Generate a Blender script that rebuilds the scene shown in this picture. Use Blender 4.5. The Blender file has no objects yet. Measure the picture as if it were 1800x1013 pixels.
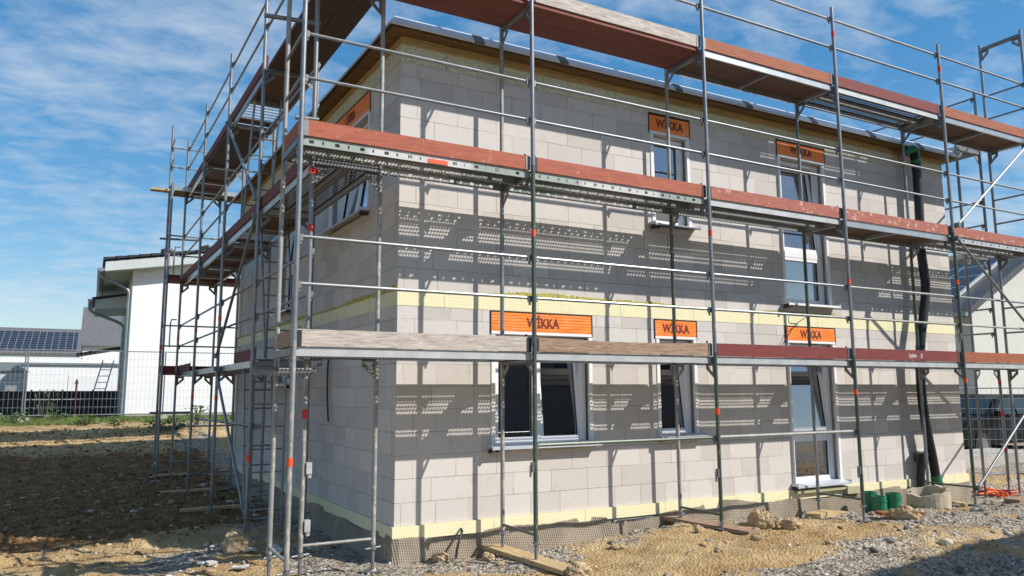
import bpy, math, random
import numpy as np
from mathutils import Vector, Matrix
random.seed(7)
scn = bpy.context.scene
COL = scn.collection
R = math.radians

# ------------------------------------------------------------------ camera (solved from the 2 m scaffold lifts and 2.57 m bays)
CAM = Vector((-4.1135, -7.0094, -0.4576)); YAW, PIT, ROLL, FPX = 0.5017, 0.1341, -0.0042, 1336.2
_F = Vector((math.sin(YAW)*math.cos(PIT), math.cos(YAW)*math.cos(PIT), math.sin(PIT)))
_Rt = Vector((math.cos(YAW), -math.sin(YAW), 0)); _U = _Rt.cross(_F)
_R2 = math.cos(ROLL)*_Rt + math.sin(ROLL)*_U; _U2 = -math.sin(ROLL)*_Rt + math.cos(ROLL)*_U
def at(px, py, depth):
    return CAM + depth*(_F + (px-900)/FPX*_R2 - (py-506.5)/FPX*_U2)
def at_y(px, py, y):
    d = at(px, py, 1)-CAM; return CAM+d*((y-CAM.y)/d.y)
cd = bpy.data.cameras.new('camera'); cam = bpy.data.objects.new('camera', cd); COL.objects.link(cam)
cd.sensor_width = 36; cd.lens = 36*FPX/1800; cd.clip_start = .05; cd.clip_end = 3000
cam.matrix_world = Matrix(((_R2.x, _U2.x, -_F.x, CAM.x), (_R2.y, _U2.y, -_F.y, CAM.y), (_R2.z, _U2.z, -_F.z, CAM.z), (0, 0, 0, 1)))
scn.camera = cam

# ------------------------------------------------------------------ light
SUN = Vector((.94, -1, 1.17)).normalized()
sl = bpy.data.lights.new('sun', 'SUN'); sl.energy = 5; sl.angle = R(.5); sl.color = (1, .955, .895)
so = bpy.data.objects.new('sun', sl); COL.objects.link(so); so.rotation_euler = SUN.to_track_quat('Z', 'Y').to_euler(); so.location = (20, -20, 30)
w = bpy.data.worlds.new('World'); scn.world = w; w.use_nodes = True
nt = w.node_tree; N = nt.nodes; L = nt.links; N.clear()
out = N.new('ShaderNodeOutputWorld'); bg = N.new('ShaderNodeBackground'); bg.inputs['Strength'].default_value = .055
sky = N.new('ShaderNodeTexSky'); sky.sky_type = 'NISHITA'; sky.sun_disc = False
sky.sun_elevation = math.asin(SUN.z); sky.sun_rotation = math.atan2(SUN.x, SUN.y); sky.air_density = 1.0; sky.dust_density = .3; sky.ozone_density = 2.5
tc = N.new('ShaderNodeTexCoord'); sep = N.new('ShaderNodeSeparateXYZ'); L.new(tc.outputs['Generated'], sep.inputs[0])
zz = N.new('ShaderNodeMath'); zz.operation = 'MAXIMUM'; zz.inputs[1].default_value = 0; L.new(sep.outputs['Z'], zz.inputs[0])
za = N.new('ShaderNodeMath'); za.operation = 'ADD'; za.inputs[1].default_value = .16; L.new(zz.outputs[0], za.inputs[0])
dx = N.new('ShaderNodeMath'); dx.operation = 'DIVIDE'; L.new(sep.outputs['X'], dx.inputs[0]); L.new(za.outputs[0], dx.inputs[1])
dy = N.new('ShaderNodeMath'); dy.operation = 'DIVIDE'; L.new(sep.outputs['Y'], dy.inputs[0]); L.new(za.outputs[0], dy.inputs[1])
cmb = N.new('ShaderNodeCombineXYZ'); L.new(dx.outputs[0], cmb.inputs[0]); L.new(dy.outputs[0], cmb.inputs[1])
mp = N.new('ShaderNodeMapping'); mp.inputs['Rotation'].default_value = (0, 0, R(35)); mp.inputs['Scale'].default_value = (1.0, 1.45, 1); L.new(cmb.outputs[0], mp.inputs[0])
n1 = N.new('ShaderNodeTexNoise'); n1.inputs['Scale'].default_value = 7.5; n1.inputs['Detail'].default_value = 9; n1.inputs['Roughness'].default_value = .6; n1.inputs['Distortion'].default_value = .25; L.new(mp.outputs[0], n1.inputs['Vector'])
n2 = N.new('ShaderNodeTexNoise'); n2.inputs['Scale'].default_value = .95; n2.inputs['Detail'].default_value = 4; L.new(cmb.outputs[0], n2.inputs['Vector'])
add = N.new('ShaderNodeMath'); add.operation = 'MULTIPLY_ADD'; add.inputs[1].default_value = 1.45; L.new(n2.outputs['Fac'], add.inputs[0]); L.new(n1.outputs['Fac'], add.inputs[2])
rp = N.new('ShaderNodeValToRGB'); rp.color_ramp.elements[0].position = .53; rp.color_ramp.elements[0].color = (0, 0, 0, 1); rp.color_ramp.elements[1].position = .77; rp.color_ramp.elements[1].color = (.66, .66, .66, 1); sc_ = N.new('ShaderNodeMath'); sc_.operation = 'MULTIPLY'; sc_.inputs[1].default_value = .48; L.new(add.outputs[0], sc_.inputs[0]); L.new(sc_.outputs[0], rp.inputs[0])
hs = N.new('ShaderNodeHueSaturation'); hs.inputs['Saturation'].default_value = 1.8; hs.inputs['Hue'].default_value = .5; hs.inputs['Value'].default_value = 4.1; gm = N.new('ShaderNodeGamma'); gm.inputs[1].default_value = .6; L.new(sky.outputs[0], gm.inputs[0]); L.new(gm.outputs[0], hs.inputs['Color'])
mx = N.new('ShaderNodeMix'); mx.data_type = 'RGBA'; L.new(rp.outputs[0], mx.inputs[0]); L.new(hs.outputs[0], mx.inputs[6]); mx.inputs[7].default_value = (11.0, 12.2, 13.4, 1)
L.new(mx.outputs[2], bg.inputs['Color']); L.new(bg.outputs[0], out.inputs[0])
scn.view_settings.view_transform = 'Standard'; scn.view_settings.look = 'None'; scn.view_settings.gamma = 1; scn.view_settings.exposure = .22
scn.cycles.max_bounces = 6; scn.cycles.transparent_max_bounces = 12

# ------------------------------------------------------------------ materials
def srgb(r, g, b):
    f = lambda c: c/12.92 if c <= .04045 else ((c+.055)/1.055)**2.4
    return (f(r/255), f(g/255), f(b/255), 1)
def ramp(nt, fac, stops):
    r = nt.nodes.new('ShaderNodeValToRGB')
    el = r.color_ramp.elements
    while len(el) < len(stops): el.new(.5)
    for e, (p, c) in zip(el, stops): e.position = p; e.color = c
    nt.links.new(fac, r.inputs[0]); return r.outputs[0]
def mixc(nt, fac, a, b, mode='MIX'):
    m = nt.nodes.new('ShaderNodeMix'); m.data_type = 'RGBA'; m.blend_type = mode
    for s, v in ((0, fac), (6, a), (7, b)):
        if hasattr(v, 'is_output'): nt.links.new(v, m.inputs[s])
        else: m.inputs[s].default_value = v
    return m.outputs[2]
def noise(nt, scale, detail=4, rough=.55, vec=None, dist=0):
    n = nt.nodes.new('ShaderNodeTexNoise'); n.inputs['Scale'].default_value = scale; n.inputs['Detail'].default_value = detail
    n.inputs['Roughness'].default_value = rough; n.inputs['Distortion'].default_value = dist
    if vec is None:
        t = nt.nodes.new('ShaderNodeTexCoord'); vec = t.outputs['Object']
    nt.links.new(vec, n.inputs['Vector']); return n.outputs['Fac']
def mapped(nt, scale, src='Object', rot=(0, 0, 0)):
    t = nt.nodes.new('ShaderNodeTexCoord'); m = nt.nodes.new('ShaderNodeMapping'); m.inputs['Scale'].default_value = scale; m.inputs['Rotation'].default_value = rot
    nt.links.new(t.outputs[src], m.inputs[0]); return m.outputs[0]
def bump(nt, h, strength, dist, bsdf):
    b = nt.nodes.new('ShaderNodeBump'); b.inputs['Strength'].default_value = strength; b.inputs['Distance'].default_value = dist
    nt.links.new(h, b.inputs['Height']); nt.links.new(b.outputs[0], bsdf.inputs['Normal'])
def newmat(name):
    m = bpy.data.materials.new(name); m.use_nodes = True
    return m, m.node_tree, m.node_tree.nodes['Principled BSDF']
def plain(name, c, rough=.6, metal=0, var=.25, scale=9, bumpd=0, bscale=60, spec=None):
    m, nt, b = newmat(name)
    d = tuple(x*(1-var) for x in c[:3])+(1,); u = tuple(min(1, x*(1+var*.6)) for x in c[:3])+(1,)
    L = ramp(nt, noise(nt, scale, 6, .65), [(.3, d), (.7, u)])
    nt.links.new(L, b.inputs['Base Color']); b.inputs['Roughness'].default_value = rough; b.inputs['Metallic'].default_value = metal
    if spec is not None: b.inputs['Specular IOR Level'].default_value = spec
    if bumpd: bump(nt, noise(nt, bscale, 4), .6, bumpd, b)
    return m
def wood(name, c, dark, worn=None, axis=0, scale=1, wornamt=.55, rough=.75):
    m, nt, b = newmat(name)
    sc = [14, 14, 14]; sc[axis] = 1.2
    v = mapped(nt, tuple(s*scale for s in sc))
    g = noise(nt, 3.0, 8, .7, v, 1.2)
    colr = ramp(nt, g, [(.3, dark), (.62, c)])
    if worn is not None:
        wn = noise(nt, 9, 8, .75)
        wf = ramp(nt, wn, [(wornamt, (0, 0, 0, 1)), (wornamt+.09, (1, 1, 1, 1))])
        colr = mixc(nt, wf, colr, worn)
    nt.links.new(colr, b.inputs['Base Color']); b.inputs['Roughness'].default_value = rough
    bump(nt, g, .5, .004, b)
    return m
def tube_mat(name, c, spots, amt=.6, metal=.55, rough=.42):
    m, nt, b = newmat(name)
    g = ramp(nt, noise(nt, 5, 5, .6), [(.3, tuple(x*.72 for x in c[:3])+(1,)), (.7, c)])
    f = ramp(nt, noise(nt, 22, 6, .7, mapped(nt, (1, 1, .45))), [(amt, (0, 0, 0, 1)), (amt+.06, (1, 1, 1, 1))])
    nt.links.new(mixc(nt, f, g, spots), b.inputs['Base Color'])
    mm = nt.nodes.new('ShaderNodeMath'); mm.operation = 'MULTIPLY_ADD'; mm.inputs[1].default_value = -metal; mm.inputs[2].default_value = metal
    nt.links.new(f, mm.inputs[0]); nt.links.new(mm.outputs[0], b.inputs['Metallic'])
    b.inputs['Roughness'].default_value = rough; return m
M = {}
M['tube'] = tube_mat('galvanised tube', (.27, .285, .30, 1), (.38, .365, .34, 1), .6)
M['tube_green'] = tube_mat('green weathered tube', (.085, .115, .09, 1), (.2, .225, .2, 1), .6, .2)
M['tube_pale'] = tube_mat('mortar spattered tube', (.33, .33, .315, 1), (.43, .41, .37, 1), .54, .3, .6)
M['steel'] = plain('galvanised steel', (.2, .205, .21, 1), .5, .4, .3, 6)
M['steel_deck'] = plain('shade toned deck steel', (.13, .13, .125, 1), .6, .2, .3, 6)  # galvanised steel darkened for the decks: underside shade put into the colour
M['steel_pale'] = plain('pale galvanised edge', (.46, .47, .47, 1), .5, .25, .2, 4)
def mat_mint():
    m, nt, b = newmat('partly mint painted steel'); t = nt.nodes.new('ShaderNodeTexCoord'); sx = nt.nodes.new('ShaderNodeSeparateXYZ'); nt.links.new(t.outputs['Object'], sx.inputs[0])
    mr = nt.nodes.new('ShaderNodeMapRange'); mr.inputs[1].default_value = 0; mr.inputs[2].default_value = 2.5; nt.links.new(sx.outputs[0], mr.inputs[0])
    k = ramp(nt, mr.outputs[0], [(0, (.28, .33, .295, 1)), (.24, (.28, .33, .295, 1)), (.27, (.5, .5, .49, 1)), (.7, (.5, .5, .49, 1)), (.73, (.25, .29, .26, 1))])
    nt.links.new(mixc(nt, .25, k, noise(nt, 7, 6, .7), 'OVERLAY'), b.inputs['Base Color']); b.inputs['Roughness'].default_value = .55; return m
M['steel_mint'] = mat_mint()
M['alu'] = plain('aluminium', (.45, .46, .47, 1), .35, .7, .15, 5)
M['wood_pale'] = wood('pale weathered wood', srgb(200, 190, 180), srgb(128, 112, 100), srgb(150, 122, 102), 0, 1, .62)
M['wood_brown'] = wood('brown weathered wood', srgb(168, 142, 118), srgb(98, 76, 60), srgb(190, 175, 160), 0, 1, .6)
M['wood_red'] = wood('orange red stained board', srgb(176, 96, 70), srgb(134, 68, 50), srgb(204, 164, 142), 0, 1, .605)
M['wood_red_y'] = wood('dark red stained board', srgb(118, 52, 46), srgb(76, 34, 32), srgb(150, 110, 96), 1, 1, .7)
M['wood_dark'] = wood('dark red painted board', srgb(128, 52, 48), srgb(92, 36, 36), srgb(185, 130, 120), 0, 1, .7)
M['wood_orange'] = wood('orange brown board', srgb(165, 92, 58), srgb(120, 62, 42), srgb(205, 170, 140), 0, 1, .7)
M['wood_scar'] = wood('scraped red board', srgb(172, 100, 82), srgb(134, 72, 60), srgb(210, 190, 176), 0, 1, .56)
M['plank'] = wood('red brown deck planks', srgb(138, 78, 62), srgb(92, 48, 40), srgb(160, 110, 90), 0, 1, .66)
M['plank_y'] = wood('brown deck planks', srgb(98, 78, 64), srgb(60, 46, 38), srgb(130, 105, 88), 0, 1, .66)
M['ply'] = wood('brown plywood', srgb(120, 92, 74), srgb(90, 66, 52), None, 0, .5)
M['sole'] = wood('timber sole board', srgb(200, 176, 130), srgb(140, 112, 78), srgb(170, 150, 120), 1, 1, .6)
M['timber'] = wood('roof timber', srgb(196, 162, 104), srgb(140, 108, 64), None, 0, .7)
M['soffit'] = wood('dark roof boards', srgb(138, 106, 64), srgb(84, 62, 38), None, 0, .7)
M['tape'] = plain('orange marker tape', srgb(232, 82, 36), .5, 0, .12, 10)
M['tape_red'] = plain('red marker tape', srgb(200, 48, 40), .5, 0, .12, 10)
M['pvc'] = plain('white window plastic', (.8, .81, .83, 1), .3, 0, .05, 3)
M['guide'] = plain('white shutter rail', (.78, .78, .78, 1), .35, 0, .06, 3)
M['sillm'] = plain('grey aluminium sill', (.6, .63, .68, 1), .4, .3, .1, 3)
M['rubber'] = plain('black rubber', (.02, .02, .022, 1), .6, 0, .3, 8)
M['zinc'] = plain('zinc roof edge', (.74, .77, .8, 1), .35, .25, .12, 4, .004, 5)
M['bitumen'] = plain('black roof membrane', (.022, .021, .02, 1), .8, 0, .3, 6)
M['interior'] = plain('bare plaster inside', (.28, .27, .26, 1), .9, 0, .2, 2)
M['concrete'] = plain('pale concrete', (.42, .39, .34, 1), .9, 0, .25, 6, .006, 30)
M['ring'] = plain('beige concrete', (.46, .4, .3, 1), .9, 0, .3, 9, .008, 25)
M['hose'] = plain('black corrugated plastic', (.013, .013, .015, 1), .42, 0, .3, 4)
M['green'] = plain('green sewer pipe plastic', (.02, .2, .1, 1), .35, 0, .18, 6)
M['pinkm'] = plain('pink plastic', srgb(225, 150, 160), .5)
M['text'] = plain('dark print', srgb(118, 44, 36), .7, 0, .25, 40)
M['text_white'] = plain('white print', (.62, .55, .52, 1), .7, 0, .3, 40)
M['black'] = plain('black', (.012, .012, .014, 1), .5)
M['carpaint'] = plain('black car paint', (.006, .0065, .008, 1), .35, 0, .05, 2, spec=.12)
M['carglass'] = plain('tinted car glass', (.02, .03, .03, 1), .08, 0, .05, 2, spec=.6)
M['tyre'] = plain('tyre rubber', (.02, .02, .02, 1), .8)
M['render_white'] = plain('white house render', (.78, .78, .78, 1), .9, 0, .04, 2, .002, 120)
M['render_beige'] = plain('pale beige render', (.56, .55, .5, 1), .9, 0, .05, 2, .002, 120)
M['fascia'] = plain('pale grey fascia', (.5, .54, .53, 1), .6, 0, .08, 2)
M['gutter'] = plain('weathered zinc gutter', (.3, .33, .35, 1), .45, .6, .2, 4)
M['orange_plastic'] = plain('orange plastic sheet', srgb(235, 110, 40), .45, 0, .2, 5)
M['white_scrap'] = plain('white plaster scrap', (.5, .485, .46, 1), .9, 0, .35, 14)
M['red_plastic'] = plain('red plastic', srgb(170, 30, 34), .5)
M['dark_wall'] = plain('black sheeting', (.02, .021, .024, 1), .6, 0, .4, 3)
M['leaf'] = plain('leaves', (.075, .12, .03, 1), .6, 0, .5, 14)
M['twig'] = plain('brown twigs', (.1, .07, .045, 1), .8)
def mat_orange():
    m, nt, b = newmat('ribbed orange shutter box')
    g = noise(nt, 4, 4, .6, mapped(nt, (1, 1, 9)))
    oc_ = ramp(nt, g, [(.35, srgb(244, 122, 36)), (.7, srgb(255, 152, 62))]); du = ramp(nt, noise(nt, 5, 8, .75), [(.5, (0, 0, 0, 1)), (.72, (.55, .55, .55, 1))])
    nt.links.new(mixc(nt, du, oc_, (.62, .42, .27, 1)), b.inputs['Base Color']); b.inputs['Roughness'].default_value = .5
    return m
M['orange'] = mat_orange()
def mat_block():
    m, nt, b = newmat('aerated concrete blocks')
    t = nt.nodes.new('ShaderNodeTexCoord'); br = nt.nodes.new('ShaderNodeTexBrick')
    wv = nt.nodes.new('ShaderNodeVectorMath'); wv.operation = 'MULTIPLY_ADD'
    nz = nt.nodes.new('ShaderNodeTexNoise'); nz.inputs['Scale'].default_value = 2.2; nt.links.new(t.outputs['UV'], nz.inputs['Vector'])
    nt.links.new(nz.outputs['Color'], wv.inputs[0]); wv.inputs[1].default_value = (.012, .008, 0)
    n9 = nt.nodes.new('ShaderNodeTexNoise'); n9.inputs['Scale'].default_value = 34; n9.inputs['Detail'].default_value = 3; nt.links.new(t.outputs['UV'], n9.inputs['Vector']); w9 = nt.nodes.new('ShaderNodeVectorMath'); w9.operation = 'MULTIPLY_ADD'; w9.inputs[1].default_value = (.007, .007, 0); nt.links.new(n9.outputs['Color'], w9.inputs[0]); nt.links.new(t.outputs['UV'], w9.inputs[2]); nt.links.new(w9.outputs[0], wv.inputs[2])
    nt.links.new(wv.outputs[0], br.inputs['Vector'])
    br.offset = .42; br.offset_frequency = 2; br.squash = .78; br.squash_frequency = 3
    br.inputs['Scale'].default_value = 1; br.inputs['Brick Width'].default_value = .52; br.inputs['Row Height'].default_value = .25
    br.inputs['Mortar Size'].default_value = .0028; br.inputs['Mortar Smooth'].default_value = .2; br.inputs['Bias'].default_value = -.35
    br.inputs['Color1'].default_value = (.60, .56, .52, 1); br.inputs['Color2'].default_value = (.47, .43, .39, 1); br.inputs['Mortar'].default_value = (.2, .18, .16, 1)
    # joints fade in and out: glue smeared over some of them
    jf = ramp(nt, noise(nt, 1.7, 4, .6, t.outputs['UV']), [(.36, (0, 0, 0, 1)), (.55, (1, 1, 1, 1))])
    c0 = mixc(nt, noise(nt, 1.1, 2, .5, t.outputs['UV']), (.60, .56, .52, 1), (.53, .495, .46, 1))
    mj = nt.nodes.new('ShaderNodeMath'); mj.operation = 'MULTIPLY'; nt.links.new(br.outputs['Fac'], mj.inputs[0]); nt.links.new(jf, mj.inputs[1])
    blockc = br.outputs['Color']
    c1 = mixc(nt, br.outputs['Fac'], blockc, c0)
    c2 = mixc(nt, mj.outputs[0], c1, (.19, .165, .14, 1))
    blot = ramp(nt, noise(nt, 5, 7, .68, t.outputs['UV']), [(.56, (0, 0, 0, 1)), (.72, (.6, .6, .6, 1))])
    c3 = mixc(nt, blot, c2, (.42, .385, .34, 1))
    b2 = nt.nodes.new('ShaderNodeTexBrick'); nt.links.new(wv.outputs[0], b2.inputs['Vector']); b2.offset = .42; b2.squash = .78; b2.squash_frequency = 3; b2.inputs['Scale'].default_value = 1; b2.inputs['Brick Width'].default_value = .52; b2.inputs['Row Height'].default_value = .25; b2.inputs['Mortar Size'].default_value = .016; b2.inputs['Mortar Smooth'].default_value = .6
    sm = ramp(nt, noise(nt, 6, 5, .7, t.outputs['UV']), [(.5, (0, 0, 0, 1)), (.62, (.7, .7, .7, 1))]); sm2 = nt.nodes.new('ShaderNodeMath'); sm2.operation = 'MULTIPLY'; nt.links.new(b2.outputs['Fac'], sm2.inputs[0]); nt.links.new(sm, sm2.inputs[1])
    c3 = mixc(nt, sm2.outputs[0], c3, (.47, .43, .385, 1))
    drip = ramp(nt, noise(nt, 2.2, 7, .72, mapped(nt, (5, .5, 1), 'UV')), [(.58, (0, 0, 0, 1)), (.72, (.4, .4, .4, 1))])
    c3 = mixc(nt, drip, c3, (.44, .4, .35, 1))
    rust = ramp(nt, noise(nt, 1.3, 6, .7, mapped(nt, (2.6, .7, 1), 'UV')), [(.69, (0, 0, 0, 1)), (.78, (.6, .6, .6, 1))])
    c4 = mixc(nt, rust, c3, (.42, .33, .24, 1))
    fine = noise(nt, 90, 3, .6, t.outputs['UV'])
    pit = ramp(nt, noise(nt, 26, 4, .7, t.outputs['UV']), [(.67, (0, 0, 0, 1)), (.72, (.5, .5, .5, 1))]); c4 = mixc(nt, pit, c4, (.33, .29, .25, 1))
    c5 = mixc(nt, .1, c4, fine, 'OVERLAY')
    nt.links.new(c5, b.inputs['Base Color']); b.inputs['Roughness'].default_value = .95; b.inputs['Specular IOR Level'].default_value = .15
    h = nt.nodes.new('ShaderNodeMath'); h.operation = 'MULTIPLY_ADD'; h.inputs[1].default_value = -.9; nt.links.new(mj.outputs[0], h.inputs[0])
    hn = nt.nodes.new('ShaderNodeMath'); hn.operation = 'MULTIPLY'; hn.inputs[1].default_value = .4; nt.links.new(fine, hn.inputs[0]); nt.links.new(hn.outputs[0], h.inputs[2])
    bump(nt, h.outputs[0], .6, .004, b); return m
M['block'] = mat_block()
def mat_xps(name, c, c2, uvscale, kind):
    m, nt, b = newmat(name); t = nt.nodes.new('ShaderNodeTexCoord')
    if kind == 'waffle':
        mp = nt.nodes.new('ShaderNodeMapping'); mp.inputs['Rotation'].default_value = (0, 0, R(45)); nt.links.new(t.outputs['UV'], mp.inputs[0])
        ck = nt.nodes.new('ShaderNodeTexChecker'); ck.inputs['Scale'].default_value = uvscale; nt.links.new(mp.outputs[0], ck.inputs['Vector']); h = ck.outputs['Fac']
        colr = mixc(nt, h, c, c2)
    else:
        v = nt.nodes.new('ShaderNodeTexVoronoi'); v.inputs['Scale'].default_value = uvscale; nt.links.new(t.outputs['UV'], v.inputs['Vector']); h = v.outputs['Distance']
        colr = ramp(nt, h, [(.25, c), (.6, c2)])
    br = nt.nodes.new('ShaderNodeTexBrick'); nt.links.new(t.outputs['UV'], br.inputs['Vector']); br.inputs['Scale'].default_value = 1; br.inputs['Brick Width'].default_value = 1.25; br.inputs['Row Height'].default_value = 30; br.inputs['Mortar Size'].default_value = .004
    colr = mixc(nt, br.outputs['Fac'], colr, tuple(x*.55 for x in c[:3])+(1,))
    st = ramp(nt, noise(nt, 3, 6, .7, t.outputs['UV']), [(.55, (0, 0, 0, 1)), (.75, (.5, .5, .5, 1))])
    colr = mixc(nt, st, colr, tuple(x*.72 for x in c[:3])+(1,))
    nt.links.new(colr, b.inputs['Base Color']); b.inputs['Roughness'].default_value = .8; bump(nt, h, .4, .004, b); return m
M['xps'] = mat_xps('yellow insulation board', (.74, .68, .42, 1), (.78, .72, .47, 1), 40, 'waffle')
M['eps'] = mat_xps('grainy insulation board', (.33, .32, .22, 1), (.66, .63, .46, 1), 70, 'grain')
M['glue'] = plain('yellow green glue bead', (.46, .41, .1, 1), .85, 0, .4, 20, .01, 30)
def mat_membrane():
    m, nt, b = newmat('grey dimple sheet'); t = nt.nodes.new('ShaderNodeTexCoord')
    v = mapped(nt, (1, 1, 1), 'UV', (0, 0, R(40)))
    wv = nt.nodes.new('ShaderNodeTexWave'); wv.inputs['Scale'].default_value = 14; wv.inputs['Distortion'].default_value = .6; nt.links.new(v, wv.inputs['Vector'])
    v2 = mapped(nt, (1, 1, 1), 'UV', (0, 0, R(-12)))
    w2 = nt.nodes.new('ShaderNodeTexWave'); w2.inputs['Scale'].default_value = 12; nt.links.new(v2, w2.inputs['Vector'])
    mu = nt.nodes.new('ShaderNodeMath'); mu.operation = 'MULTIPLY'; nt.links.new(wv.outputs['Fac'], mu.inputs[0]); nt.links.new(w2.outputs['Fac'], mu.inputs[1])
    c = ramp(nt, noise(nt, 2.5, 6, .6), [(.35, (.26, .21, .155, 1)), (.65, (.4, .33, .25, 1))])
    nt.links.new(c, b.inputs['Base Color']); b.inputs['Roughness'].default_value = .7; bump(nt, mu.outputs[0], .9, .012, b); return m
M['membrane'] = mat_membrane()
def mat_glass():
    m = bpy.data.materials.new('window glass'); m.use_nodes = True; nt = m.node_tree; nt.nodes.clear()
    o = nt.nodes.new('ShaderNodeOutputMaterial'); mixs = nt.nodes.new('ShaderNodeMixShader'); tr = nt.nodes.new('ShaderNodeBsdfTransparent'); gl = nt.nodes.new('ShaderNodeBsdfGlossy')
    tr.inputs[0].default_value = (.75, .78, .78, 1); gl.inputs['Roughness'].default_value = .012; gl.inputs[0].default_value = (.92, .95, 1, 1)
    lw = nt.nodes.new('ShaderNodeLayerWeight'); lw.inputs['Blend'].default_value = .32
    ml = nt.nodes.new('ShaderNodeMath'); ml.operation = 'MULTIPLY_ADD'; ml.inputs[1].default_value = 1.0; ml.inputs[2].default_value = .3; ml.use_clamp = True
    nt.links.new(lw.outputs['Fresnel'], ml.inputs[0]); nt.links.new(ml.outputs[0], mixs.inputs[0])
    bp = nt.nodes.new('ShaderNodeBump'); bp.inputs['Strength'].default_value = .05; bp.inputs['Distance'].default_value = .02
    nt.links.new(noise(nt, 1.6, 2, .5), bp.inputs['Height']); nt.links.new(bp.outputs[0], gl.inputs['Normal'])
    nt.links.new(tr.outputs[0], mixs.inputs[1]); nt.links.new(gl.outputs[0], mixs.inputs[2]); nt.links.new(mixs.outputs[0], o.inputs[0]); return m
M['glass'] = mat_glass()
def mat_tiles(name, c, c2, w_, h_):
    m, nt, b = newmat(name); t = nt.nodes.new('ShaderNodeTexCoord'); br = nt.nodes.new('ShaderNodeTexBrick'); nt.links.new(t.outputs['UV'], br.inputs['Vector'])
    br.inputs['Scale'].default_value = 1; br.inputs['Brick Width'].default_value = w_; br.inputs['Row Height'].default_value = h_; br.inputs['Mortar Size'].default_value = .012; br.inputs['Mortar Smooth'].default_value = .3
    br.inputs['Color1'].default_value = c; br.inputs['Color2'].default_value = c2; br.inputs['Mortar'].default_value = tuple(x*.3 for x in c[:3])+(1,)
    nt.links.new(br.outputs['Color'], b.inputs['Base Color']); b.inputs['Roughness'].default_value = .55; bump(nt, br.outputs['Fac'], .8, -.02, b); return m
M['tiles'] = mat_tiles('dark roof tiles', (.06, .062, .068, 1), (.085, .086, .09, 1), .3, .34)
M['tiles_grey'] = mat_tiles('grey brown roof tiles', (.13, .125, .125, 1), (.16, .155, .15, 1), .35, .38)
def mat_pv():
    m, nt, b = newmat('solar panels'); t = nt.nodes.new('ShaderNodeTexCoord'); br = nt.nodes.new('ShaderNodeTexBrick'); nt.links.new(t.outputs['UV'], br.inputs['Vector'])
    br.offset = 0; br.inputs['Scale'].default_value = 1; br.inputs['Brick Width'].default_value = 1.05; br.inputs['Row Height'].default_value = 1.0; br.inputs['Mortar Size'].default_value = .035
    br.inputs['Color1'].default_value = (.012, .014, .022, 1); br.inputs['Color2'].default_value = (.02, .022, .032, 1); br.inputs['Mortar'].default_value = (.24, .25, .27, 1)
    nt.links.new(br.outputs['Color'], b.inputs['Base Color']); b.inputs['Roughness'].default_value = .25; return m
M['pv'] = mat_pv()

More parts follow.
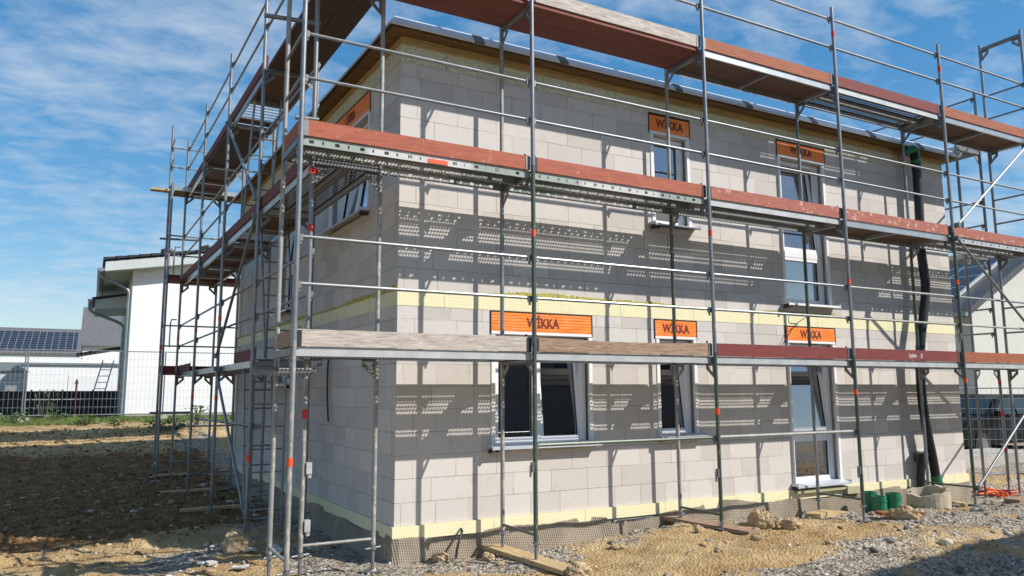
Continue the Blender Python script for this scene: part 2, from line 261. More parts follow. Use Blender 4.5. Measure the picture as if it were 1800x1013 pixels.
# ------------------------------------------------------------------ mesh helpers
class MB:
    def __init__(s): s.v = []; s.f = []; s.m = []; s.uv = {}
    def quad(s, pts, mi=0, uv=None):
        k = len(s.v); s.v += [tuple(p) for p in pts]; s.f.append(tuple(range(k, k+len(pts)))); s.m.append(mi)
        if uv: s.uv[len(s.f)-1] = uv
    def box(s, a, b, mi=0, mp=None):
        x0, y0, z0 = a; x1, y1, z1 = b
        c = [(x0, y0, z0), (x1, y0, z0), (x1, y1, z0), (x0, y1, z0), (x0, y0, z1), (x1, y0, z1), (x1, y1, z1), (x0, y1, z1)]
        if mp: c = [tuple(mp(*p)) for p in c]
        k = len(s.v); s.v += c
        for q in ((0, 3, 2, 1), (4, 5, 6, 7), (0, 1, 5, 4), (1, 2, 6, 5), (2, 3, 7, 6), (3, 0, 4, 7)): s.f.append(tuple(k+i for i in q)); s.m.append(mi)
    def tube(s, p0, p1, r, n=10, mi=0, r1=None, cap=True):
        s.path([p0, p1], [r, r if r1 is None else r1], n, mi, cap)
    def path(s, pts, r, n=10, mi=0, cap=True):
        pts = [Vector(p) for p in pts]
        if not isinstance(r, (list, tuple)): r = [r]*len(pts)
        k = len(s.v); prev = None
        for i, p in enumerate(pts):
            d = (pts[min(i+1, len(pts)-1)]-pts[max(i-1, 0)]).normalized()
            if prev is None:
                a = Vector((0, 0, 1)) if abs(d.z) < .9 else Vector((1, 0, 0)); u = d.cross(a).normalized()
            else: u = (prev-d*prev.dot(d)).normalized()
            prev = u; v = d.cross(u)
            for j in range(n):
                an = 2*math.pi*j/n; s.v.append(tuple(p+r[i]*(math.cos(an)*u+math.sin(an)*v)))
        for i in range(len(pts)-1):
            for j in range(n):
                j2 = (j+1) % n; s.f.append((k+i*n+j, k+i*n+j2, k+(i+1)*n+j2, k+(i+1)*n+j)); s.m.append(mi)
        if cap:
            s.f.append(tuple(k+j for j in range(n))[::-1]); s.m.append(mi); e = k+(len(pts)-1)*n; s.f.append(tuple(e+j for j in range(n))); s.m.append(mi)
    def prism(s, poly, vec, mi=0):
        n = len(poly); k = len(s.v); vec = Vector(vec)
        s.v += [tuple(p) for p in poly]+[tuple(Vector(p)+vec) for p in poly]
        s.f.append(tuple(range(k, k+n))[::-1]); s.f.append(tuple(range(k+n, k+2*n))); s.m += [mi, mi]
        for i in range(n): s.f.append((k+i, k+(i+1) % n, k+n+(i+1) % n, k+n+i)); s.m.append(mi)
    def mesh(s, name, mats, origin=(0, 0, 0), smooth=False, bevel=0):
        me = bpy.data.meshes.new(name); o = origin
        me.from_pydata([(x-o[0], y-o[1], z-o[2]) for x, y, z in s.v], [], s.f)
        for m in (mats if isinstance(mats, (list, tuple)) else [mats]): me.materials.append(M[m] if isinstance(m, str) else m)
        me.polygons.foreach_set('material_index', s.m)
        if s.uv:
            ul = me.uv_layers.new(name='UVMap')
            for fi, uv in s.uv.items():
                for li, c in zip(me.polygons[fi].loop_indices, uv): ul.data[li].uv = c
        me.update()
        if smooth: me.shade_smooth() if hasattr(me, 'shade_smooth') else None; me.set_sharp_from_angle(angle=R(40))
        return me
WL = {}
def link(name, data, parent=None, loc=(0, 0, 0), rot=None):
    o = bpy.data.objects.new(name, data); COL.objects.link(o)
    if parent is not None:
        o.parent = parent; pl = WL[parent.name]; o.location = (loc[0]-pl[0], loc[1]-pl[1], loc[2]-pl[2])
    else: o.location = loc
    if rot: o.rotation_euler = rot
    WL[o.name] = tuple(loc); return o
def thing(name, label, cat, loc=(0, 0, 0), group=None):
    o = link(name, None, None, loc); tag(o, label, cat, group); return o
def tag(o, label, cat, group=None, kind=None):
    o['label'] = label; o['category'] = cat
    if group: o['group'] = group
    if kind: o['kind'] = kind
    return o
def part(name, mb, mats, parent=None, smooth=False, origin=None):
    o = origin if origin is not None else (WL[parent.name] if parent is not None else (0, 0, 0))
    return link(name, mb.mesh(name, mats, o, smooth), parent, o)
def structure(o): o['kind'] = 'structure'; return o
def textmesh(s, size, name):
    c = bpy.data.curves.new(name, 'FONT'); c.body = s; c.size = size; c.align_x = 'CENTER'; c.align_y = 'CENTER'; c.extrude = .001; c.offset = size*.022
    o = bpy.data.objects.new(name, c); COL.objects.link(o)
    dg = bpy.context.evaluated_depsgraph_get(); me = bpy.data.meshes.new_from_object(o.evaluated_get(dg)); bpy.data.objects.remove(o); me.name = name; me.transform(Matrix.Diagonal((.8, 1, 1, 1))); return me

# ------------------------------------------------------------------ ground (one sheet)
def hsh(ix, iy, s): 
    h = (ix*374761393+iy*668265263+s*1442695041) & 0xffffffff
    h = ((h ^ (h >> 13))*1274126177) & 0xffffffff
    return ((h ^ (h >> 16)) & 0xffff)/65535.
def vnoise(x, y, s=0):
    ix = np.floor(x).astype(np.int64); iy = np.floor(y).astype(np.int64); fx = x-ix; fy = y-iy
    fx = fx*fx*(3-2*fx); fy = fy*fy*(3-2*fy)
    a = hsh(ix, iy, s); b = hsh(ix+1, iy, s); c = hsh(ix, iy+1, s); d = hsh(ix+1, iy+1, s)
    return (a*(1-fx)+b*fx)*(1-fy)+(c*(1-fx)+d*fx)*fy
def fbm(x, y, o, s=0):
    t = 0; a = .5
    for i in range(o): t = t+a*vnoise(x, y, s+i); x = x*2.03+3.1; y = y*2.03+7.7; a *= .5
    return t
def sst(a, b, x):
    t = np.clip((x-a)/(b-a), 0, 1); return t*t*(3-2*t)
def gbase(x, y):
    z = -2.27+.15*sst(-1.2, 2.5, x)-.03*sst(6, 12, x)-.13*sst(.5, .85, y)*sst(1.6, 1.2, y)*sst(-.8, .4, x)
    z = z-.05*sst(0, -3, y)*sst(-4, 2, x)-.11*sst(3.2, 5.2, x)*sst(-.9, .1, y)*sst(1.8, 1.2, y)
    z = z-.05*np.exp(-((x+1.5)/.6)**2)*sst(.8, 2, y)*sst(11, 9, y)
    bank = (.42*sst(10.6, 14.8, y)+.47*sst(14.3, 16.0, y+.06*(x+4))+.12*sst(16, 18, y))*sst(14, 5, x)
    return z+bank
def gheight(x, y):
    x = np.asarray(x, float); y = np.asarray(y, float)
    near = np.exp(-(np.maximum(0, np.hypot(x-1, y-3)-14)/10)**2)
    rough = (fbm(x*.9, y*.9, 3, 5)-.45)*.07+(fbm(x*3.1, y*3.1, 3, 9)-.45)*.075+(fbm(x*10, y*10, 3, 19)-.45)*.06
    cl = sst(.56, .72, fbm(x*2.6, y*2.6, 3, 40))*(.035*sst(.3, -.6, y)+.075*sst(-1.5, -2.2, x)*sst(5.2, 3.8, y)*sst(-.2, .4, y))      # lumps of clay in front of the scaffold
    rut = lambda o: np.exp(-((y+1.15+.16*x-.012*x*x+o)/.13)**2)
    rut_ = (-.05*(rut(0)+rut(.95))+.025*(rut(.26)+rut(-.26)+rut(1.2)+rut(.7)))*sst(.2, -.3, y)
    hs_ = sst(.62, .75, fbm(x*5.5+9, y*5.5, 2, 77))*.05
    return gbase(x, y)+near*(rough+cl+hs_+rut_)
def gz(x, y): return float(gheight(np.array([x]), np.array([y]))[0])
def axis_coords(lo, hi, step, far):
    c = list(np.arange(lo, hi, step)); a = []; d = step; x = lo
    while x > -far: d *= 1.25; x -= d; a.append(x)
    b = []; d = step; x = c[-1]
    while x < far: d *= 1.25; x += d; b.append(x)
    return np.array(a[::-1]+c+b)
gx = axis_coords(-7, 11.5, .05, 900); gy = axis_coords(-3.6, 14.5, .05, 900)
X, Y = np.meshgrid(gx, gy); Z = gheight(X, Y); nx, ny = len(gx), len(gy)
me = bpy.data.meshes.new('ground'); me.vertices.add(nx*ny); me.vertices.foreach_set('co', np.stack([X, Y, Z], -1).ravel())
ii = np.arange(nx*ny).reshape(ny, nx); q = np.stack([ii[:-1, :-1], ii[:-1, 1:], ii[1:, 1:], ii[1:, :-1]], -1).reshape(-1, 4)
me.loops.add(q.size); me.loops.foreach_set('vertex_index', q.ravel()); me.polygons.add(len(q)); me.polygons.foreach_set('loop_start', np.arange(0, q.size, 4)); me.polygons.foreach_set('loop_total', np.full(len(q), 4)); me.update(calc_edges=True)
n_ = fbm(X*.8, Y*.8, 4, 60)-.45
grav = np.clip((.45+.9*sst(.36, .58, fbm(X*1.1, Y*1.1, 3, 123)))*(sst(-.15, .5, Y+n_*1.3)*sst(-2.6, -1.6, X)*sst(1.6, 1.0, Y) + sst(3.7, 5.2, X+n_*3+4.2*np.maximum(0, -.9-Y))*.9 + 1.2*np.exp(-((X+2.9)/.8)**2-((Y-2.2)/.6)**2) + sst(-2.5, -1.9, X+n_*.8)*sst(-1, -1.2, X)*sst(0, 1, Y)), 0, 1)
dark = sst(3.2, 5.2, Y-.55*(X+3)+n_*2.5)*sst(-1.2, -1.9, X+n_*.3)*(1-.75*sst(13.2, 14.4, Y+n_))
grass = np.clip(sst(16.9, 17.4, Y+n_*.8)*sst(12, 9, X) + sst(24, 30, X), 0, 1)
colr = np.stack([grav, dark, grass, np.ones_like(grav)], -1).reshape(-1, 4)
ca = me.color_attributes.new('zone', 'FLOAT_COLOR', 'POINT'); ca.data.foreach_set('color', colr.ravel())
def mat_ground():
    m, nt, b = newmat('site soil'); a = nt.nodes.new('ShaderNodeAttribute'); a.attribute_name = 'zone'; sp = nt.nodes.new('ShaderNodeSeparateColor'); nt.links.new(a.outputs['Color'], sp.inputs[0])
    clay = ramp(nt, noise(nt, 2.6, 12, .76), [(.28, srgb(138, 108, 74)), (.45, srgb(184, 154, 110)), (.58, srgb(203, 176, 132)), (.75, srgb(218, 202, 170))])
    v = nt.nodes.new('ShaderNodeTexVoronoi'); v.inputs['Scale'].default_value = 34; t = nt.nodes.new('ShaderNodeTexCoord'); nt.links.new(t.outputs['Object'], v.inputs['Vector'])
    vs = nt.nodes.new('ShaderNodeSeparateColor'); nt.links.new(v.outputs['Color'], vs.inputs[0])
    gravel = ramp(nt, vs.outputs[0], [(0, srgb(104, 94, 82)), (.5, srgb(166, 154, 136)), (.92, srgb(196, 186, 170)), (1, srgb(222, 216, 206))])
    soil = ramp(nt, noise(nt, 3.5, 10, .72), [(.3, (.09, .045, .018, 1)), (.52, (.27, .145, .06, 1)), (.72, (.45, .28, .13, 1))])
    grassc = ramp(nt, noise(nt, 5, 8, .7), [(.35, (.06, .085, .022, 1)), (.65, (.15, .17, .05, 1))])
    nf = noise(nt, 6, 8, .75)
    def soft(o):
        mm = nt.nodes.new('ShaderNodeMath'); mm.operation = 'MULTIPLY_ADD'; mm.inputs[1].default_value = 1.8; mm.inputs[2].default_value = -.9; nt.links.new(nf, mm.inputs[0])
        ad = nt.nodes.new('ShaderNodeMath'); ad.operation = 'ADD'; nt.links.new(o, ad.inputs[0]); nt.links.new(mm.outputs[0], ad.inputs[1])
        return ramp(nt, ad.outputs[0], [(.4, (0, 0, 0, 1)), (.6, (1, 1, 1, 1))])
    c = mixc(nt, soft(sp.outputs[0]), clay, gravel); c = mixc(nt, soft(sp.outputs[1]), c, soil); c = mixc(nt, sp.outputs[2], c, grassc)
    nt.links.new(c, b.inputs['Base Color']); b.inputs['Roughness'].default_value = .95; b.inputs['Specular IOR Level'].default_value = .12
    h = nt.nodes.new('ShaderNodeMath'); h.operation = 'ADD'; nt.links.new(v.outputs['Distance'], h.inputs[0]); nt.links.new(noise(nt, 55, 6, .7), h.inputs[1])
    bump(nt, h.outputs[0], 1, .03, b); return m
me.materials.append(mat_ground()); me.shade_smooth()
structure(link('ground', me))

# ------------------------------------------------------------------ the house under construction
SK = -.028                                              # the left facade is a hair off square
HX0, HX1, HY0, HY1 = -1.19, 9.15, .97, 10.07
def WF(u, d, z): return (u, HY0-d, z)                   # front wall: u along x, d outwards
def WLf(u, d, z): return (HX0+SK*(u-HY0)-d, u, z)       # left wall: u along y
def WRt(u, d, z): return (HX1+d, u, z)
def WB(u, d, z): return (u, HY1+d, z)
house = thing('unfinished_house', 'two storey house shell of bare grey blocks with yellow insulation strips, ringed by scaffolding', 'house', (3.9, 5.5, -2.2))
Z0, Z1, Z2, Z3, Z4, Z5 = -1.9, .49, .68, 3.34, 3.55, 3.69
TH = .3
FW = [  # u0, u1, z0, z1 of openings in the front wall, kind
    (-.02, 1.41, -1.12, .20, 'double'), (2.45, 3.15, -1.08, .22, 'single'), (4.92, 5.98, -1.86, .23, 'door'),
    (2.45, 3.15, 1.76, 3.07, 'fixed'), (4.93, 5.98, .80, 3.10, 'tall')]
LW = [(1.99, 3.63, 1.76, 3.06, 'awning'), (5.5, 6.5, .85, 3.06, 'tall_left'), (5.4, 6.5, -.36, .2, 'strip')]
def wall(mb, mp, u0, u1, z0, z1, holes, flip):
    us = sorted({u0, u1, *[h[0] for h in holes], *[h[1] for h in holes]}); zs = sorted({z0, z1, *[h[2] for h in holes], *[h[3] for h in holes]})
    us = [u for u in us if u0 <= u <= u1]; zs = [z for z in zs if z0 <= z <= z1]
    inside = lambda u, z: any(h[0] < u < h[1] and h[2] < z < h[3] for h in holes)
    def q(p, uv, mi): mb.quad(p if not flip else p[::-1], mi, uv if not flip else uv[::-1])
    for a, b in zip(us, us[1:]):
        for c, d in zip(zs, zs[1:]):
            if inside((a+b)/2, (c+d)/2): continue
            uv = [(a+20, c-z0), (b+20, c-z0), (b+20, d-z0), (a+20, d-z0)]
            q([mp(a, 0, c), mp(b, 0, c), mp(b, 0, d), mp(a, 0, d)], uv, 0)
            q([mp(b, -TH, c), mp(a, -TH, c), mp(a, -TH, d), mp(b, -TH, d)], uv, 1)
    for h in holes:
        a, b, c, d = h[:4]; c = max(c, z0); d = min(d, z1)
        if c >= d: continue
        for p in ([(a, 0, c), (a, -TH, c), (a, -TH, d), (a, 0, d)], [(b, -TH, c), (b, 0, c), (b, 0, d), (b, -TH, d)], [(a, -TH, d), (b, -TH, d), (b, 0, d), (a, 0, d)], [(a, 0, c), (b, 0, c), (b, -TH, c), (a, -TH, c)]):
            q([mp(*x) for x in p], [(20+x[0]-x[1], x[2]-z0) for x in p], 0)
mb = MB()
for mp, u0, u1, ws, fl in ((WF, HX0, HX1, FW, 0), (WLf, HY0, HY1, LW, 1), (WRt, HY0, HY1, [], 0), (WB, HX0+SK*9.1, HX1, [], 1)):
    for z0, z1 in ((Z0, Z1), (Z2, Z3)):
        wall(mb, mp, u0, u1, z0, z1, [h for h in ws if z0-.1 <= h[2] < z1 and h[3] <= z1+.1], fl)
part('wall', mb, ['block', 'interior'], house)
def ring(mb, z0, z1, d, mi=0, th=.05):
    for mp, u0, u1, fl in ((WF, HX0-d, HX1+d, 0), (WLf, HY0-d, HY1+d, 1), (WRt, HY0-d, HY1+d, 0), (WB, HX0+SK*9.1-d, HX1+d, 1)):
        P = [mp(u0, d, z0), mp(u1, d, z0), mp(u1, d, z1), mp(u0, d, z1)]; uv = [(u0+20, z0), (u1+20, z0), (u1+20, z1), (u0+20, z1)]
        mb.quad(P if not fl else P[::-1], mi, uv if not fl else uv[::-1])
        for zc in (z0, z1): mb.quad([mp(u0, d, zc), mp(u1, d, zc), mp(u1-d-th, -th, zc), mp(u0+d+th, -th, zc)], mi, [(0, 0), (1, 0), (1, .1), (0, .1)])
mb = MB(); ring(mb, Z1, Z2-.003, .004); part('insulation_band', mb, 'xps', house)
mb = MB(); ring(mb, Z0-.14, Z0-.002, .03); part('insulation_band', mb, 'xps', house)
mb = MB(); ring(mb, Z3+.002, Z4, .004); part('insulation_band', mb, 'eps', house)
mb = MB(); ring(mb, Z4+.002, Z5-.02, .0); ring(mb, Z4+.035, Z4+.05, .012); part('wall_plate', mb, 'timber', house)
# ragged glue bead along the top of the storey band
mb = MB()
for mp, u0, u1 in ((WF, HX0, HX1), (WLf, HY0, HY1)):
    u = u0
    while u < u1:
        l = random.uniform(.02, .06); a_ = .03*max(.1, math.sin(u*1.3)+.5*math.sin(u*3.1)+.6) if u < 6 else .012; hgt = a_*random.uniform(.6, 1.2)
        mb.box((u, .0045, Z2-.014-random.uniform(0, .012)), (u+l, .0045+random.uniform(.004, .012), Z2-.002+hgt), 0, mp); u += l
part('glue_bead', mb, 'glue', house)
# basement dimple sheet with a wavy upper edge
mb = MB(); rr = random.Random(5)
for mp, u0, u1, d0, fl in ((WF, HX0-.035, HX1, .036, 0), (WLf, HY0-.034, HY1, .036, 1)):
    us = [u0+(u1-u0)*i/150 for i in range(151)]; prof = []
    top = Z0-.12
    for i, u in enumerate(us):
        wv = .022*math.sin(u*2.1)+.018*math.sin(u*5.3+1)+rr.uniform(-.006, .006)
        if mp is WF: wv += .05*math.exp(-((u-3.3)/.5)**2)-.03*math.exp(-((u-2.1)/.3)**2)+(.05 if 1.55 < u < 1.72 else 0)*-1
        bulge = d0+.012+.012*math.sin(u*3.3)+.01*math.sin(u*9.1)
        if mp is WF and 1.5 < u < 1.9: bulge += .05*math.sin((u-1.5)/.4*math.pi)
        if i == 0: bulge = d0
        prof.append([(u, bulge, -2.75), (u, bulge+.01, -2.3), (u, bulge-.004, top+wv)])
    for a, b in zip(prof, prof[1:]):
        for k in (0, 1):
            P = [mp(*a[k]), mp(*b[k]), mp(*b[k+1]), mp(*a[k+1])]; uv = [(a[k][0], a[k][2]), (b[k][0], b[k][2]), (b[k+1][0], b[k+1][2]), (a[k+1][0], a[k+1][2])]
            mb.quad(P if not fl else P[::-1], 0, uv if not fl else uv[::-1])
part('dimple_sheet', mb, 'membrane', house, True)
mb = MB(); ring(mb, -3.0, Z0-.05, .01); part('basement_wall', mb, 'concrete', house)
mb = MB(); bl = WB(HX0+SK*9.1+.31, -.31, 0); i0 = HX0+.31; b0 = HX0+SK*9.1+.31
for za_, zb_ in ((-2.0, -1.9), (.45, .7)): mb.prism([(i0, HY0+.31, za_), (HX1-.31, HY0+.31, za_), (HX1-.31, HY1-.31, za_), (b0, HY1-.31, za_)], (0, 0, zb_-za_))
part('floor_slab', mb, 'interior', house)
mb = MB(); 
mb.box((3.6, HY0+.31, -1.89), (3.75, HY1-.31, .44)); mb.box((1.9, HY0+.31, .71), (2.05, HY1-.31, 3.5)); mb.box((HX0+.4, 3.9, .71), (1.89, 4.05, 3.5))
part('inner_wall', mb, 'interior', house)
# flat roof
OV = .19; xl = HX0-OV; 
rp_ = [(xl, HY0-OV), (HX1+OV, HY0-OV), (HX1+OV, HY1+OV), (xl+SK*9.3, HY1+OV)]
def inset(poly, d): return [(poly[0][0]+d, poly[0][1]+d), (poly[1][0]-d, poly[1][1]+d), (poly[2][0]-d, poly[2][1]-d), (poly[3][0]+d, poly[3][1]-d)]
mb = MB(); mb.prism([(x, y, Z5) for x, y in inset(rp_, .075)], (0, 0, .075)); rf = part('roof', mb, 'bitumen', house)
mb = MB()
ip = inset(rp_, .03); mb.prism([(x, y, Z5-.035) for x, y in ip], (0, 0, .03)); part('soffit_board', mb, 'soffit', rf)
mb = MB(); o0 = inset(rp_, -.03); o1 = inset(rp_, .055); io = inset(rp_, .14)
for i in range(4):
    a, b = o0[i], o0[(i+1) % 4]; c, d = o1[i], o1[(i+1) % 4]; e, f = io[i], io[(i+1) % 4]
    mb.quad([(a[0], a[1], Z5-.03), (b[0], b[1], Z5-.03), (b[0], b[1], Z5+.005), (a[0], a[1], Z5+.005)])
    mb.quad([(a[0], a[1], Z5+.005), (b[0], b[1], Z5+.005), (d[0], d[1], Z5+.115), (c[0], c[1], Z5+.115)]); mb.quad([(c[0], c[1], Z5+.115), (d[0], d[1], Z5+.115), (f[0], f[1], Z5+.08), (e[0], e[1], Z5+.08)])
part('roof_flashing', mb, 'zinc', rf)
for x in (-.35, .85, 2.75, 4.1, 5.5, 6.9, 8.2):
    y0_, y1_ = HY0-OV-.036, HY0-OV+.049; mb = MB(); mb.prism([(x, y0_, Z5-.035), (x, y0_, Z5+.008), (x, y1_, Z5+.121), (x, y1_+.02, Z5+.121), (x, y0_+.02, Z5-.035)], (.13, 0, 0)); part('flashing_joint', mb, 'steel', rf)

# windows
def bar4(mb, mp, u0, u1, z0, z1, w_, d0, d1, tilt=0, zb=None):
    zb = z0 if zb is None else zb
    f = lambda u, d, z: mp(u, d-tilt*max(0, z-zb), z)
    mb.box((u0, d0, z0), (u0+w_, d1, z1), 0, f); mb.box((u1-w_, d0, z0), (u1, d1, z1), 0, f)
    mb.box((u0+w_, d0, z0), (u1-w_, d1, z0+w_), 0, f); mb.box((u0+w_, d0, z1-w_), (u1-w_, d1, z1), 0, f)
def sash(mp, win, u0, u1, z0, z1, tilt=0, w_=.06, d0=-.17, d1=-.10):
    mb = MB(); bar4(mb, mp, u0, u1, z0, z1, w_, d0, d1, tilt); s = part('sash', mb, 'pvc', win)
    f = lambda u, d, z: mp(u, d-tilt*(z-z0), z)
    mb = MB(); e = w_-.01; mb.quad([f(u0+e, -.135, z0+e), f(u1-e, -.135, z0+e), f(u1-e, -.135, z1-e), f(u0+e, -.135, z1-e)]); part('pane', mb, 'glass', win)
    mb = MB(); bar4(mb, mp, u0+w_-.012, u1-w_+.012, z0+w_-.012, z1-w_+.012, .012, -.137, -.12, tilt, z0); part('seal', mb, 'rubber', win)
def window(mp, u0, u1, z0, z1, kind, boxext=.04, sillw=.05):
    g = .045
    mb = MB(); a, b, c, d = u0+g, u1-g, z0+.01, z1-.01; fw = .05
    bar4(mb, mp, a, b, c, d, fw, -.18, -.09)
    if kind == 'double': mid = (a+b)/2-.02; mb.box((mid-.03, -.18, c+fw), (mid+.03, -.095, d-fw), 0, mp)
    if kind == 'door': tz = -1.13
    if kind in ('tall', 'tall_left'): tz = 1.62
    if kind in ('door', 'tall', 'tall_left'): mb.box((a+fw, -.18, tz-.05), (b-fw, -.095, tz+.05), 0, mp)
    win = part('window', mb, 'pvc', house)
    e = .042
    if kind == 'double':
        sash(mp, win, a+e, mid-.022, c+e, d-e); sash(mp, win, mid+.022, b-e, c+e, d-e, .11)
    elif kind == 'single': sash(mp, win, a+e, b-e, c+e, d-e, .11)
    elif kind == 'fixed':
        sash(mp, win, a+e, b-e, c+e, d-e)
        mb = MB(); mb.box((a+e+.07, -.145, (c+d)/2+.04), (b-e-.07, -.125, (c+d)/2+.06), 0, mp); part('glazing_bar', mb, 'rubber', win)
    elif kind == 'door':
        sash(mp, win, a+e, b-e, tz+.042, d-e, .11); sash(mp, win, a+e, b-e, c+e, tz-.042)
    elif kind in ('tall', 'tall_left'):
        sash(mp, win, a+e, b-e, tz+.042, d-e, .1); sash(mp, win, a+e, b-e, c+e, tz-.042)
    elif kind == 'awning':
        m3 = a+(b-a)*.5
        sash(mp, win, a+e, m3, c+e, d-e, .14); sash(mp, win, m3, b-e, c+e, d-e, .14)
    else: sash(mp, win, a+e, b-e, c+e, d-e)
    for q in (u0, u1-.05):                               # shutter guide rails, proud of the blocks
        mb = MB(); mb.box((q, -.028, z0+.02), (q+.05, .012, z1-.002), 0, mp); part('guide_rail', mb, 'guide', win)
    mb = MB(); s0, s1 = u0-sillw, u1+sillw; zt = z0+.018
    mb.quad([mp(s0, -.0, zt+.028), mp(s1, -.0, zt+.028), mp(s1, .13, zt), mp(s0, .13, zt)][::1 if mp is WF else -1]); mb.box((s0, .126, zt-.03), (s1, .13, zt), 0, mp)
    for q in (s0, s1-.008): mb.box((q, -.0, zt-.01), (q+.008, .13, zt+.03), 0, mp)
    mb.quad([mp(s0, -.02, zt+.024), mp(s1, -.02, zt+.024), mp(s1, .126, zt-.006), mp(s0, .126, zt-.006)])
    mb.box((u0+.052, -.1, zt+.012), (u1-.052, .0, zt+.03), 0, mp)
    part('sill', mb, 'sillm' if kind != 'tall' else 'guide', win)
    mb = MB(); mb.tube(mp(s0+.02, .02, zt-.05), mp(s0+.02, .13, zt-.04), .022, 8); mb.box((s0+.03, .04, zt-.06), (s0+.1, .1, zt-.03), 0, mp); part('sill_bracket', mb, 'rubber', win)
    return win
for h in FW:
    wn = window(WF, *h, sillw=.05)
    if h[4] == 'tall':
        mb = MB(); n = 24
        for i in range(n):
            ua, ub = 4.98+.95*i/n, 4.98+.95*(i+1)/n; f = lambda i: -.225+.02*math.sin(i*1.7)
            mb.quad([WF(ua, f(i), .82), WF(ub, f(i+1), .82), WF(ub, f(i+1), 1.62), WF(ua, f(i), 1.62)])
        part('curtain', mb, 'render_white', wn, True)
for h in LW: window(WLf, *h)
def shutter_box(mp, u0, u1, z0, z1, txt, flip=False, ts=.15):
    mb = MB(); n = 13; hh = (z1-z0-.035)/n
    for i in range(n):
        za_ = z0+.035+i*hh; mb.box((u0, -.25, za_), (u1, .004+(.004 if i % 2 else 0), za_+hh*.999), 0, mp)
    bx = part('shutter_box', mb, 'orange', house)
    mb = MB(); mb.box((u0, -.1, z0), (u1, .01, z0+.033), 0, mp); part('bottom_rail', mb, 'guide', bx)
    mb = MB(); mb.box((u0-.014, -.05, z0), (u0-.001, .011, z1+.012), 0, mp); mb.box((u1+.001, -.05, z0), (u1+.014, .011, z1+.012), 0, mp); mb.box((u0-.0005, -.05, z1+.001), (u1+.0005, .011, z1+.012), 0, mp); part('edge_strip', mb, 'black', bx)
    if txt:
        me = textmesh(txt, ts, 'lettering'); me.materials.clear(); me.materials.append(M['text'])
        c = mp((u0+u1)/2, .0105, (z0+z1)/2+.01)
        link('lettering', me, bx, c, (R(90), 0, R(-90) if flip else 0))
for u0, u1, z0, z1 in ((-.02, 1.41, .21, .475), (2.44, 3.16, .225, .475), (4.92, 6.0, .235, .475)): shutter_box(WF, u0, u1, z0, z1, 'W\u0130KKA', ts=.165)
for u0, u1, z0, z1 in ((2.44, 3.16, 3.075, 3.36), (4.93, 6.0, 3.105, 3.375)): shutter_box(WF, u0, u1, z0, z1, 'W\u0130KKA', ts=.175)
shutter_box(WLf, 2.0, 3.62, 3.065, 3.36, 'W\u0130KKA', True, .17); shutter_box(WLf, 5.5, 6.5, 3.065, 3.36, None, True)
mb = MB(); mb.box((5.95, .031, -2.02), (6.25, .11, -1.92), 0, WF); mb.box((4.9, .031, -1.95), (6.0, .09, -1.905), 0, WF); part('insulation_offcut', mb, 'xps', house)

